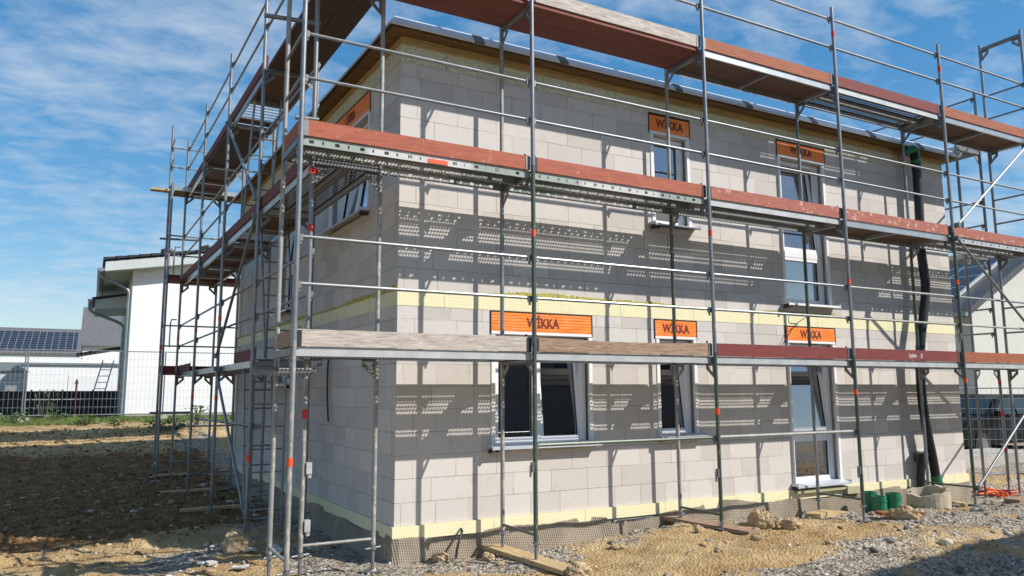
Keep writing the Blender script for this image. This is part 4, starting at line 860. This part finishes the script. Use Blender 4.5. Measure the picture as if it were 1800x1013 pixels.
def scatter(name, xs, ys, size, mat, label, cat, sink=.3):
    n = len(xs); zs = gheight(xs, ys); ang = rg.uniform(0, 6.28, n); sc = size[:, None]*rg.uniform(.55, 1.2, (n, 3)); sc[:, 2] *= .7
    v = icv[None]*(1+rg.uniform(-.28, .28, (n, 12, 1)))*sc[:, None, :]
    c, s = np.cos(ang)[:, None], np.sin(ang)[:, None]; x = v[..., 0]*c-v[..., 1]*s; y = v[..., 0]*s+v[..., 1]*c
    co = np.stack([x+xs[:, None], y+ys[:, None], v[..., 2]+(zs+size*(.35-sink))[:, None]], -1).reshape(-1, 3)
    f = (icf[None]+(np.arange(n)*12)[:, None, None]).reshape(-1, 3)
    me = bpy.data.meshes.new(name); me.vertices.add(len(co)); me.vertices.foreach_set('co', co.ravel()); me.loops.add(f.size); me.loops.foreach_set('vertex_index', f.ravel().astype(np.int32)); me.polygons.add(len(f)); me.polygons.foreach_set('loop_start', np.arange(0, f.size, 3)); me.polygons.foreach_set('loop_total', np.full(len(f), 3)); me.update(calc_edges=True)
    a = me.attributes.new('tone', 'FLOAT', 'POINT'); a.data.foreach_set('value', np.repeat(rg.uniform(0, 1, n), 12)); me.materials.append(M[mat])
    return tag(link(name, me), label, cat, None, 'stuff')
def cand(n, x0, x1, y0, y1):
    x = rg.uniform(x0, x1, n); y = rg.uniform(y0, y1, n)
    k = ~((x > HX0-.02+SK*(y-HY0)) & (y > HY0-.06) & (x < HX1+.05) & (y < HY1)); return x[k], y[k]
def zone(x, y, seed=60):
    n_ = fbm(x*.8, y*.8, 4, seed)-.45
    gr = np.clip((.35+.9*sst(.36, .58, fbm(x*1.1, y*1.1, 3, 123)))*(sst(-.15, .5, y+n_*1.3)*sst(-2.6, -1.6, x)*sst(1.6, 1.0, y)+sst(3.7, 5.2, x+n_*3+4.2*np.maximum(0, -.9-y))*.9+1.2*np.exp(-((x+2.9)/.8)**2-((y-2.2)/.6)**2)+sst(-2.5, -1.9, x+n_*.8)*sst(-1, -1.2, x)), 0, 1)
    dk = sst(3.2, 5.2, y-.55*(x+3)+n_*2.5)*sst(-1.2, -1.9, x+n_*.3); return gr, dk
x, y = cand(26000, -4, 12, -3, 12.5); gr, dk = zone(x, y); k = rg.uniform(0, 1, len(x)) < gr*.85*(1-.6*dk)+.01; x, y = x[k], y[k]
scatter('gravel', x, y, .0115*np.exp(rg.normal(0, .62, len(x))), 'st_grey', 'loose grey gravel strewn along the foot of the walls and to the right', 'gravel')
x, y = cand(24000, -6, 9, -3, 5); gr, dk = zone(x, y); cl_ = sst(.38, .62, fbm(x*1.6, y*1.6, 3, 91)); k = rg.uniform(0, 1, len(x)) < (1-gr)*(1-dk)*cl_*.75+.03; x, y = x[k], y[k]
scatter('clay_crumbs', x, y, .012*np.exp(rg.normal(0, .6, len(x))), 'st_clay', 'yellow clay crumbs scattered over the open foreground', 'clay crumbs')
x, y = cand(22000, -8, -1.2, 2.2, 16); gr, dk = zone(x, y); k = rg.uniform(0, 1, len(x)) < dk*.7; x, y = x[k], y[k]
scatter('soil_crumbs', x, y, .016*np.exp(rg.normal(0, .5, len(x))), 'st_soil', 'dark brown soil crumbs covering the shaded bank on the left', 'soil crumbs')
def rock(x, y, s, mat, label, cat, name, group=None, flat=.75, seed=0):
    import bmesh
    r_ = random.Random(seed); bm = bmesh.new(); bmesh.ops.create_icosphere(bm, subdivisions=4, radius=1)
    ph = [r_.uniform(0, 6) for _ in range(9)]; st = [r_.uniform(.75, 1.2) for _ in range(3)]
    for v in bm.verts:
        p = v.co; d = .16*math.sin(3*p.x+ph[0])*math.sin(2.6*p.y+ph[1])+.12*math.sin(5*p.y+ph[2])*math.sin(4.4*p.z+ph[3])+.09*math.sin(9*p.x+ph[4])*math.sin(8*p.z+ph[5])+.05*math.sin(16*p.y+ph[6])*math.sin(15*p.x+ph[7])+.05*math.sin(27*p.x+ph[8])*math.sin(24*p.y+ph[0])*math.sin(25*p.z+ph[3])+r_.uniform(-.035, .035)
        v.co = p*(1+d); v.co.x *= s*st[0]; v.co.y *= s*st[1]; v.co.z *= s*flat*st[2]
    me = bpy.data.meshes.new(name); bm.to_mesh(me); bm.free(); me.materials.append(M[mat]); a = me.attributes.new('tone', 'FLOAT', 'POINT'); a.data.foreach_set('value', [r_.uniform(.35, .75)+r_.uniform(-.1, .1) for _ in me.vertices])
    o = link(name, me, None, (x, y, gz(x, y)+s*flat*.35)); tag(o, label, cat, group); return o
rock(3.25, .02, .17, 'st_clay', 'large ochre clay lump on the gravel right of the second pair of scaffold feet', 'clay lump', 'clay_lump', seed=1, flat=.95)
rock(3.42, -.28, .13, 'st_clay', 'ochre clay lump just in front of the largest lump', 'clay lump', 'clay_lump', seed=2)
rock(5.55, -.3, .16, 'st_clay', 'ochre clay lump beside the reddish splintered board', 'clay lump', 'clay_lump', seed=3, flat=.9)
rock(-2.55, 2.45, .2, 'st_clay', 'brown clay lump in the shade left of the corner scaffold', 'clay lump', 'clay_lump', seed=4, flat=.9)
rock(-.72, .8, .09, 'st_clay', 'small brown clay lump against the wall foot at the sunny house corner', 'clay lump', 'clay_lump', seed=5)
rock(.1, -.65, .13, 'st_clay', 'jagged clay lump in front of the left board under the scaffold', 'clay lump', 'clay_lump', seed=6, flat=.6)
rock(-2.2, 2.1, .1, 'white_scrap', 'angular pale grey stone between the corner scaffold tubes', 'stone', 'stone', seed=7)
rr = random.Random(11); n = 0
while n < 46:
    x, y = rr.uniform(-3.5, 8), rr.uniform(-2.6, .5)
    if math.hypot(x+.5, y+.6) < .2: continue
    rock(x, y, rr.uniform(.03, .075), 'st_clay' if x+rr.uniform(-2, 2) < 4 else 'st_grey', 'fist sized clod or stone lying on the bare ground in front of the scaffold', 'clod', 'clod', 'clods strewn in front of the scaffold', rr.uniform(.5, .8), 50+n); n += 1
rr = random.Random(23)
for n in range(36):
    if n < 16: x, y = rr.gauss(-2.95, .35), rr.gauss(2.3, .35)
    elif n < 28: x, y = rr.uniform(-3.2, -1.6), rr.uniform(4, 9.5)
    else: x, y = rr.uniform(-5.5, -3), rr.uniform(5, 11)
    s = rr.choice([.03, .04, .05, .06, .1])*rr.uniform(.8, 1.2); mb = MB(); a = rr.uniform(0, 6); g = gz(x, y)+.02
    P = [(x+s*rr.uniform(.6, 1.2)*math.cos(a+k*1.05), y+.7*s*rr.uniform(.5, 1.2)*math.sin(a+k*1.05), g+rr.uniform(0, .02)) for k in range(6)]
    mb.prism(P, (0, 0, rr.uniform(.012, .03)))
    tag(part('plaster_scrap', mb, 'white_scrap'), 'small whitish scrap of plaster lying on the soil left of the house', 'scrap', 'white scraps on the dark soil')

# ------------------------------------------------------------------ background, left
FWD = Vector((math.sin(YAW), math.cos(YAW), 0)); RGT = _Rt
def frame_at(px, depth):
    o = at(px, 686, depth); o.z = 0
    return lambda a, b, c: o+Vector((a, b, c))
def zpx(py, depth): return at(900, py, depth).z
def fence_panel(p0, p1, label, z):
    t = thing('fence_panel', label, 'fence', (*(p0*.5+p1*.5).to_2d(), z), 'mesh fence panels round the site')
    d = (p1-p0); mb = MB()
    for p in (p0, p1): mb.tube((p.x, p.y, z+.08), (p.x, p.y, z+2.0), .021, 8)
    for zz_ in (.14, 1.98): mb.tube((p0.x, p0.y, z+zz_), (p1.x, p1.y, z+zz_), .017, 6)
    part('fence_frame', mb, 'tube', t, True)
    mb = MB(); n = int(d.length/.11)
    for i in range(1, n): q = p0+d*(i/n); mb.tube((q.x, q.y, z+.14), (q.x, q.y, z+1.98), .0024, 4)
    for i in range(1, 8): mb.tube((p0.x, p0.y, z+.14+i*.23), (p1.x, p1.y, z+.14+i*.23), .0024, 4)
    part('wire_mesh', mb, 'steel_pale', t)
    mb = MB(); p = p0; mb.box((p.x-.12, p.y-.3, z-.1), (p.x+.12, p.y+.3, z+.08)); part('foot', mb, 'concrete', t)
fy = 18.3; fzs = gz(-4, fy)
for i, lab in enumerate(('mesh fence panel cut by the left edge of the picture', 'mesh fence panel in front of the white house corner and its downpipe', 'mesh fence panel seen through the rear scaffold tubes before the white wall', 'mesh fence panel running on behind the block house')):
    xa = -9.25+i*3.52; fence_panel(Vector((xa, fy, 0)), Vector((xa+3.46, fy, 0)), lab, fzs)
# white neighbour house with a low pitched roof
wx, wy, gw = -3.17, 20.0, -1.75
wh = thing('white_house', 'white rendered house with dark low pitched roof, zinc gutter and downpipes beyond the fence', 'house', (0, 24, gw))
rz_ = lambda x: 3.28+.17*(x+3.95)
mb = MB(); mb.prism([(wx, wy, gw), (6, wy, gw), (6, wy, rz_(6)), (wx, wy, rz_(wx))], (0, 10, 0)); part('wall', mb, 'render_white', wh)
mb = MB(); mb.prism([(wx-.02, wy-.015, gw), (6, wy-.015, gw), (6, wy-.015, -1.12), (wx-.02, wy-.015, -1.12)], (0, 10, 0)); part('plinth', mb, 'concrete', wh)
mb = MB(); mb.prism([(-3.98, wy-.5, rz_(-3.98)), (6.4, wy-.5, rz_(6.4)), (6.4, wy-.5, rz_(6.4)+.36), (-3.98, wy-.5, rz_(-3.98)+.3)], (0, .04, 0)); mb.prism([(-3.98, wy-.459, rz_(-3.98)), (6.4, wy-.459, rz_(6.4)), (6.4, wy-.459, rz_(6.4)+.3), (-3.98, wy-.459, rz_(-3.98)+.12)], (0, 10.8, 0)); roof = part('roof', mb, 'fascia', wh)
mb = MB()
for i in range(32):
    xa = -4.05+i*.33; mb.prism([(xa, wy-.56, rz_(xa)+.345), (xa+.37, wy-.56, rz_(xa+.37)+.36), (xa+.37, wy-.56, rz_(xa+.37)+.42), (xa, wy-.56, rz_(xa)+.44)], (0, 11, 0))
part('tiles', mb, 'tiles', roof)
for xa in (-2.35, -1.15):
    mb = MB(); mb.path([(xa, wy-.3, rz_(xa)+.4), (xa, wy-.3, rz_(xa)+.52), (xa+.12, wy-.3, rz_(xa)+.56), (xa+.24, wy-.3, rz_(xa)+.52), (xa+.26, wy-.3, rz_(xa)+.42)], .09, 8); part('roof_vent', mb, 'tiles', roof, True)
def gutter(mb, x, y0, y1, z, r=.085):
    n = 8
    for j in range(n):
        a0, a1 = math.pi+math.pi*j/n, math.pi+math.pi*(j+1)/n
        for rr_ in (r, r-.012): mb.quad([(x+rr_*math.cos(a0), y0, z+rr_*math.sin(a0)), (x+rr_*math.cos(a1), y0, z+rr_*math.sin(a1)), (x+rr_*math.cos(a1), y1, z+rr_*math.sin(a1)), (x+rr_*math.cos(a0), y1, z+rr_*math.sin(a0))])
    mb.prism([(x+r*math.cos(math.pi+math.pi*j/n), y0, z+r*math.sin(math.pi+math.pi*j/n)) for j in range(n+1)], (0, .01, 0))
mb = MB(); gutter(mb, -4.08, wy-.55, wy+10.4, 3.36, .11); part('gutter', mb, 'gutter', wh)
mb = MB(); mb.path(smooth_pts([(-4.08, wy+.1, 3.26), (-4.02, wy+.1, 3.16), (-3.4, wy+.1, 2.86), (-3.26, wy+.1, 2.7), (-3.26, wy+.1, 2.4)], 5)+[Vector((-3.26, wy+.1, -1.5))], .055, 10); part('downpipe', mb, 'gutter', wh, True)
mb = MB(); mb.prism([(-4.2, wy+3, 2.42), (wx-.01, wy+3, 2.5), (wx-.01, wy+3, 2.95), (-4.2, wy+3, 2.74)], (0, 3.2, 0)); cn = part('canopy', mb, 'fascia', wh)
mb = MB(); mb.prism([(-4.3, wy+2.9, 2.76), (wx-.01, wy+2.9, 2.97), (wx-.01, wy+2.9, 3.02), (-4.3, wy+2.9, 2.81)], (0, 3.4, 0)); part('tiles', mb, 'tiles', cn)
mb = MB(); gutter(mb, -4.34, wy+2.9, wy+6.3, 2.74, .09); part('gutter', mb, 'gutter', cn)
mb = MB(); mb.path(smooth_pts([(-4.34, wy+3.2, 2.66), (-4.3, wy+3.2, 2.35), (-3.5, wy+3.2, 2.02), (-3.27, wy+3.2, 1.85), (-3.27, wy+3.2, 1.6)], 5)+[Vector((-3.27, wy+3.2, -1.5))], .05, 8); part('downpipe', mb, 'gutter', wh, True)
mb = MB(); mb.prism([(-4.7, wy+5.5, .9), (wx-.01, wy+5.5, 1.2), (wx-.01, wy+5.5, 1.28), (-4.7, wy+5.5, .98)], (0, 1.6, 0)); part('awning', mb, 'black', wh)
mb = MB(); mb.box((wx-.03, wy+1.2, -1.4), (wx-.005, wy+2.2, .9)); part('window', mb, 'glass', wh)
mb = MB(); mb.box((wx-.02, wy+7, .2), (wx-.005, wy+8.2, 1.3)); part('window', mb, 'glass', wh)
mb = MB(); mb.box((wx+.25, wy-.06, rz_(wx)-.02-.18), (wx+.55, wy-.001, rz_(wx)-.05)); part('wall_lamp', mb, 'render_white', wh)
# ladder leaning on it
a, b = at_y(157, 712, 24.4), at_y(181, 634, 25.2)
t = thing('leaning_ladder', 'aluminium ladder leaning against the shaded side of the white house', 'ladder', tuple(a))
mb = MB(); dv = Vector((.36, 0, 0))
for o_ in (Vector(), dv): mb.tube(a+o_, b+o_, .025, 6)
part('rail', mb, 'alu', t); mb = MB()
for i in range(7): q = a.lerp(b, (i+.5)/7); mb.tube(q, q+dv, .016, 6)
part('rung', mb, 'alu', t)
def slope_house(px0, px1, depth, y_eave, y_ridge, run, label, wallm, roofm, pv=None, dz0=-1.9, name='house', over=.35):
    o = frame_at(px0, depth); wd = at_y(px1, 686, o(0, 0, 0).y).x-o(0, 0, 0).x; ze = zpx(y_eave, depth); zr = zpx(y_ridge, depth+run)
    p = o(wd/2, 2, dz0); t = thing(name, label, 'house', tuple(p))
    mb = MB(); mb.box((0, .4, dz0), (wd, run*2-.4, ze-.05), 0, o)
    for a in (0, wd-.02): mb.prism([o(a, .4, ze-.06), o(a, run*2-.4, ze-.06), o(a, run, zr-.25)], Vector((.02, 0, 0)))
    part('wall', mb, wallm, t)
    mb = MB(); L_ = math.hypot(run, zr-ze)
    for s_, b0 in ((0, 0), (1, 2*run)):
        P = [o(-over, b0, ze), o(wd+over, b0, ze), o(wd+over, run, zr), o(-over, run, zr)]; uv = [(0, 0), (wd, 0), (wd, L_), (0, L_)]
        mb.quad(P, 0, uv); mb.quad([q-Vector((0, 0, .14)) for q in P], 0, uv); mb.quad([P[0], P[1], P[1]-Vector((0, 0, .14)), P[0]-Vector((0, 0, .14))], 0, [(0, 0), (wd, 0), (wd, .1), (0, .1)])
        for i_ in ((0, 3), (1, 2)): mb.quad([P[i_[0]], P[i_[1]], P[i_[1]]-Vector((0, 0, .14)), P[i_[0]]-Vector((0, 0, .14))], 0, [(0, 0), (1, 0), (1, .1), (0, .1)])
    rf_ = part('roof', mb, roofm, t)
    if pv:
        for (a0, a1, f0, f1) in pv:
            mb = MB(); nrm = .07; q = lambda a, f: o(a*wd, f*run, ze+(zr-ze)*f+nrm); P = [q(a0, f0), q(a1, f0), q(a1, f1), q(a0, f1)]
            mb.quad(P, 0, [(0, 0), (wd*(a1-a0), 0), (wd*(a1-a0), round(L_*(f1-f0))), (0, round(L_*(f1-f0)))]); mb.quad([P[0], P[1], P[1]-Vector((0, 0, .06)), P[0]-Vector((0, 0, .06))], 0, [(0, 0), (0, 0), (0, 0), (0, 0)]); part('solar_panels', mb, 'pv', rf_)
    return t, o, wd
slope_house(-420, 136, 110, 607, 559, 11, 'long low white house whose roof is covered with black solar panels', 'render_white', 'tiles_grey', [(.02, .985, .06, .84)], dz0=-6)
slope_house(140, 300, 92, 603, 537, 10, 'house with a steep plain grey brown roof behind the white house', 'render_white', 'tiles_grey', dz0=-6)
o = frame_at(-60, 34); wd = 250/FPX*34; t = thing('flat_garage', 'long white flat roofed garage with a dark roof edge beyond the fence', 'garage', tuple(o(wd/2, 2, -1.9)))
mb = MB(); mb.box((0, 0, -1.9), (wd, 5, zpx(636, 34)), 0, o); part('wall', mb, 'render_white', t); mb = MB(); mb.box((-.1, -.1, zpx(636, 34)+.002), (wd+.1, 5.1, zpx(632, 34)), 0, o); part('roof_edge', mb, 'gutter', t)
mb = MB(); mb.box((wd*.62, -.03, -1.85), (wd*.84, -.005, zpx(655, 34)), 0, o); part('garage_door', mb, 'guide', t)
o = frame_at(-40, 27); wd = 66/FPX*27; t = thing('garden_shed', 'small pale grey shed at the left edge behind the fence', 'shed', tuple(o(wd/2, 1, -1.6)))
mb = MB(); mb.box((0, 0, -1.7), (wd, 1.8, zpx(645, 27)), 0, o); part('wall', mb, 'fascia', t)
mb = MB(); P = [(0-.1, zpx(648, 27)), (wd+.1, zpx(648, 27)), (wd*.8, zpx(634, 27)), (0-.1, zpx(632, 27))]; mb.prism([o(a, -.1, z) for a, z in P], (0, 2, 0)); part('roof', mb, 'gutter', t)
mb = MB(); mb.box((wd*.62, -.02, -.9), (wd*.88, -.004, -.2), 0, o); part('window', mb, 'glass', t)
o = frame_at(-60, 25.5); wd = 245/FPX*25.5; t = thing('black_fence', 'low black sheet fence standing in the shade before the white garage', 'fence', tuple(o(wd/2, 0, -1.6)))
mb = MB()
for i in range(4): mb.box((0, i*.012, -1.6+i*.3), (wd, .04+i*.012, -1.31+i*.3), 0, o)
part('sheet', mb, 'dark_wall', t)
for i in range(6): mb = MB(); mb.box((i*wd/5-.03, -.06, -1.7), (i*wd/5+.03, -.005, -.36), 0, o); part('post', mb, 'dark_wall', t)
o = frame_at(134, 25); t = thing('red_stake', 'thin red marking stake standing above the black fence', 'stake', tuple(o(0, 0, -1.5))); mb = MB(); mb.box((-.03, -.03, -1.5), (.03, .03, zpx(664, 25)), 0, o); mb.box((-.05, -.032, zpx(672, 25)), (.05, -.03, zpx(668, 25)), 0, o); part('stake', mb, 'red_plastic', t)
def leafy(name, label, cat, c, rx, rz, n, s, stems=6, seed=0, group=None):
    r_ = random.Random(seed); t = thing(name, label, cat, tuple(c), group); mb = MB()
    for i in range(stems): mb.tube(c, c+Vector((r_.uniform(-rx, rx)*.7, r_.uniform(-rx, rx)*.7, rz*r_.uniform(1, 1.7))), .012, 5, r1=.004)
    part('stem', mb, 'twig', t); mb = MB()
    for i in range(n):
        p = c+Vector((r_.gauss(0, .5)*rx, r_.gauss(0, .5)*rx, rz*r_.uniform(.1, 1.9))); a = Vector((r_.gauss(0, 1), r_.gauss(0, 1), r_.gauss(0, .6))).normalized(); b = a.cross(Vector((r_.gauss(0, 1), r_.gauss(0, 1), r_.gauss(0, 1)))).normalized()
        l = s*r_.uniform(.6, 1.3); mb.quad([p-a*l, p+b*l*.45, p+a*l, p-b*l*.45])
    part('foliage', mb, 'leaf', t); return t
c = at(80, 700, 24); leafy('bush', 'loose twiggy green bush rising above the black fence', 'bush', Vector((c.x, c.y, -1.5)), .42, .6, 170, .045, 10, 1)
for i, (px, d) in enumerate(((348, 21), (420, 21.5), (98, 21), (150, 20.6), (30, 20.5), (310, 20.4), (282, 20.2), (205, 20.6))):
    c = at(px, 730, d); leafy('weed', 'leafy green weed growing in the grass strip at the foot of the mesh fence', 'weed', Vector((c.x, c.y, gz(c.x, c.y)-.02)), .28, .16 if i else .3, 130, .05, 5, 30+i, 'weeds along the fence')
# grass strip
n = 16000; x = rg.uniform(-9.5, 3, n); y = 17.0+rg.exponential(1.0, n); y = np.minimum(y, 19.8); k = fbm(x*1.3, y*1.3, 3, 8) > .40; x, y = x[k], y[k]; z = gheight(x, y); n = len(x)
a = rg.uniform(0, 6.28, n); h = rg.uniform(.04, .14, n); wd_ = .008; co = np.empty((n, 3, 3)); co[:, 0] = np.stack([x-wd_*np.cos(a), y-wd_*np.sin(a), z], -1); co[:, 1] = np.stack([x+wd_*np.cos(a), y+wd_*np.sin(a), z], -1); co[:, 2] = np.stack([x+rg.normal(0, .03, n), y+rg.normal(0, .03, n), z+h], -1)
me = bpy.data.meshes.new('grass'); me.from_pydata(co.reshape(-1, 3).tolist(), [], [(3*i, 3*i+1, 3*i+2) for i in range(n)])
me.materials.append(plain('grass blades', (.14, .2, .045, 1), .7, 0, .4, 3)); tag(link('grass', me), 'strip of short green grass along the mesh fence', 'grass', None, 'stuff')

# ------------------------------------------------------------------ background, right
hx, hy = 22.4, 8.4; gr_ = -2.4; ez = 2.25; RS_ = .52
nh = thing('gabled_house', 'pale rendered house with dark tiled roof and solar panels right of the scaffold', 'house', (26, 13, gr_))
W_ = 9.6; 
mb = MB(); mb.prism([(hx, hy, gr_), (hx+W_, hy, gr_), (hx+W_, hy, ez), (hx+W_/2, hy, ez+W_/2*RS_), (hx, hy, ez)], (0, 9, 0)); part('wall', mb, 'render_beige', nh)
mb = MB(); 
for sg in (0, 1):
    f = lambda a, b, c: (hx-.55+a, hy-.3+b, ez-.29+a*RS_+c) if not sg else (hx+W_+.55-a, hy-.3+b, ez-.29+a*RS_+c)
    L_ = W_/2+.55; P = [f(0, 0, .25), f(0, 9.6, .25), f(L_, 9.6, .25), f(L_, 0, .25)]; sl_ = L_*1.127
    mb.quad(P, 0, [(0, 0), (9.6, 0), (9.6, sl_), (0, sl_)]); mb.quad([f(0, 0, 0), f(L_, 0, 0), f(L_, 9.6, 0), f(0, 9.6, 0)], 0, [(0, 0), (1, 0), (1, .1), (0, .1)]); mb.quad([f(0, 0, 0), f(L_, 0, 0), f(L_, 0, .25), f(0, 0, .25)], 0, [(0, 0), (sl_, 0), (sl_, .2), (0, .2)]); mb.quad([f(0, 0, 0), f(0, 9.6, 0), f(0, 9.6, .25), f(0, 0, .25)], 0, [(0, 0), (9, 0), (9, .2), (0, .2)])
rf_ = part('roof', mb, 'tiles', nh)
f = lambda a, b, c: (hx-.55+a, hy-.3+b, ez-.29+a*RS_+c)
mb = MB(); P = [f(.9, 1.0, .35), f(.9, 9, .35), f(4.6, 9, .35), f(4.6, 1.0, .35)]; mb.quad(P, 0, [(0, 0), (7, 0), (7, 4), (0, 4)]); mb.quad([f(.9, 1., .27), f(4.6, 1., .27), f(4.6, 1., .35), f(.9, 1., .35)], 0, [(0, 0), (0, 0), (0, 0), (0, 0)]); part('solar_panels', mb, 'pv', rf_)
mb = MB(); mb.box((0.85, .9, .27), (4.65, .99, .38), 0, f); part('panel_edge', mb, 'steel_pale', rf_)
mb = MB(); mb.tube((hx-.62, hy-.3, ez-.2), (hx-.62, hy+9.3, ez-.2), .08, 8); part('gutter', mb, 'gutter', nh)
# black car: side profile lofted over the width
def car(o, label):
    t = thing('parked_car', label, 'car', tuple(o(2.2, .9, 0)))
    prof = [(0.02, .35), (0, .62), (.06, .85), (.35, .98), (1.0, 1.06), (1.25, 1.12), (2.0, 1.58), (2.45, 1.68), (3.5, 1.68), (4.15, 1.58), (4.45, 1.1), (4.55, .8), (4.5, .35)]
    mb = MB(); W2 = 1.85; rows = [(0, .0, .94), (.06, 0, 1), (.12, .0, 1), (W2-.12, 0, 1), (W2-.06, 0, 1), (W2, 0, .94)]
    vs = []
    for (b, _, sc) in rows:
        row = []
        for (x, z) in prof:
            inn = 0 if z < 1.1 else (z-1.1)*.32; bb = b+(inn if b < W2/2 else -inn); zz_ = .35+(z-.35)*(.97 if sc < 1 else 1); row.append(o(x+(2.2-x)*(1-sc)*.3, bb, zz_))
        vs.append(row)
    for r0, r1 in zip(vs, vs[1:]):
        for i in range(len(prof)): j = (i+1) % len(prof); mb.quad([r0[i], r0[j], r1[j], r1[i]])
    mb.quad(vs[0][::-1]); mb.quad(vs[-1]); part('body', mb, 'carpaint', t)
    sd = lambda x, z: o(x, .0+max(0, z-1.1)*.32-.012, z)
    for poly in ([(1.5, 1.14), (2.55, 1.14), (2.55, 1.58), (2.1, 1.54)], [(2.65, 1.14), (3.5, 1.14), (3.45, 1.58), (2.65, 1.58)], [(3.58, 1.14), (4.2, 1.16), (4.0, 1.52), (3.55, 1.57)]):
        mb = MB(); mb.prism([sd(*p) for p in poly], (0, .01, 0)); part('side_window', mb, 'carglass', t)
    ws = lambda x, b, z: o(x-.02, b, z+.02)
    mb = MB(); mb.quad([ws(1.3, .12, 1.13), ws(1.3, W2-.12, 1.13), ws(1.97, W2-.26, 1.55), ws(1.97, .26, 1.55)]); part('windscreen', mb, 'carglass', t)
    mb = MB(); mb.box((1.45, -.2, 1.1), (1.6, -.02, 1.24), 0, o); part('mirror', mb, 'carpaint', t)
    for x in (.85, 3.6):
        for b in (-.02, W2-.2):
            wl = MB(); wl.tube(o(x, b, .33), o(x, b+.22, .33), .34, 24); wp = part('wheel', wl, 'tyre', t, True); r_ = MB(); r_.tube(o(x, b-.012, .33), o(x, b+.232, .33), .21, 20)
            part('rim', r_, 'steel', wp, True)
    mb = MB(); mb.box((.02, .1, .68), (.2, .45, .84), 0, o); part('headlight', mb, 'carglass', t); mb = MB(); mb.box((.02, W2-.45, .68), (.2, W2-.1, .84), 0, o); part('headlight', mb, 'carglass', t)
oc = frame_at(1686, 20); zc = zpx(811, 20)
car(lambda a, b, c: oc(a, b, c+zc), 'black parked car half hidden behind the right scaffold legs')
p0 = at(1640, 686, 17.5); p1 = at(1925, 686, 17.0); p0.z = p1.z = 0
fence_panel(p0, p1, 'mesh fence panel in front of the black car on the right', zpx(686, 17)-1.98)
o = frame_at(1680, 16.5); mb = MB(); mb.box((0, 0, -2.4), (3.2, 1.2, zpx(806, 16.5)), 0, o); tag(part('paved_strip', mb, 'concrete'), 'pale concrete paving edge in front of the black car', 'paving', None, 'structure')
t = thing('strap_heap', 'heap of orange and red lifting straps on the gravel behind the right scaffold', 'straps', tuple(at(1745, 822, 13.5)))
for i in range(7):
    r_ = random.Random(i); mb = MB(); c = at(1722+i*9, 822, 13.5+r_.uniform(-.2, .3)); g = gz(c.x, c.y)+.03; c = Vector((c.x, c.y, g)); pp = [c+Vector((r_.uniform(-.28, .28), r_.uniform(-.28, .28), r_.uniform(0, .12))) for _ in range(6)]
    mb.path(smooth_pts(pp, 5), .017, 6); part('strap', mb, 'orange_plastic' if i % 3 else 'red_plastic', t, True)
mb = MB(); c = at(1800, 838, 12); g = gz(c.x, c.y); mb.box((c.x-.4, c.y-.12, g-.02), (c.x+.5, c.y+.12, g+.06)); tag(part('timber_beam', mb, 'wood_brown'), 'short brown timber beam on the gravel at the right edge', 'beam')
# a block pallet-high stack behind the right corner
# ------------------------------------------------------------------ house across the lane, behind the viewer's right shoulder (it shades the foreground and shows in the panes)
A = R(8.5); ca_, sa_ = math.cos(A), math.sin(A)
OX, OY = 5.2, -7.4
op_ = lambda a, b, c: (OX+a*ca_+b*sa_, OY+a*sa_-b*ca_, c)
oh = thing('opposite_house', 'grey rendered house with red brown roof across the lane', 'house', op_(6, 4, -2.3))
mb = MB(); mb.prism([op_(.4, .5, -2.6), op_(.4, 7.5, -2.6), op_(.4, 7.5, 3.5), op_(.4, 4, 5.2), op_(.4, .5, 3.5)], Vector(op_(7.0, 0, 0))-Vector(op_(0, 0, 0))); part('wall', mb, plain('grey render', (.12, .115, .11, 1), .9, 0, .05, 2), oh)
mb = MB(); mb.prism([op_(0, 0, 3.5), op_(0, 4, 5.5), op_(0, 8, 3.5), op_(0, 8, 3.65), op_(0, 4, 5.65), op_(0, 0, 3.65)], Vector(op_(7.8, 0, 0))-Vector(op_(0, 0, 0))); part('roof', mb, plain('red brown roof', (.12, .06, .045, 1), .8), oh)
for a in (1.5, 4.5):
    for z in (-.9, 1.6): mb = MB(); mb.box((a, .46, z), (a+1.3, .495, z+1.3), 0, op_); part('window', mb, 'black', oh)
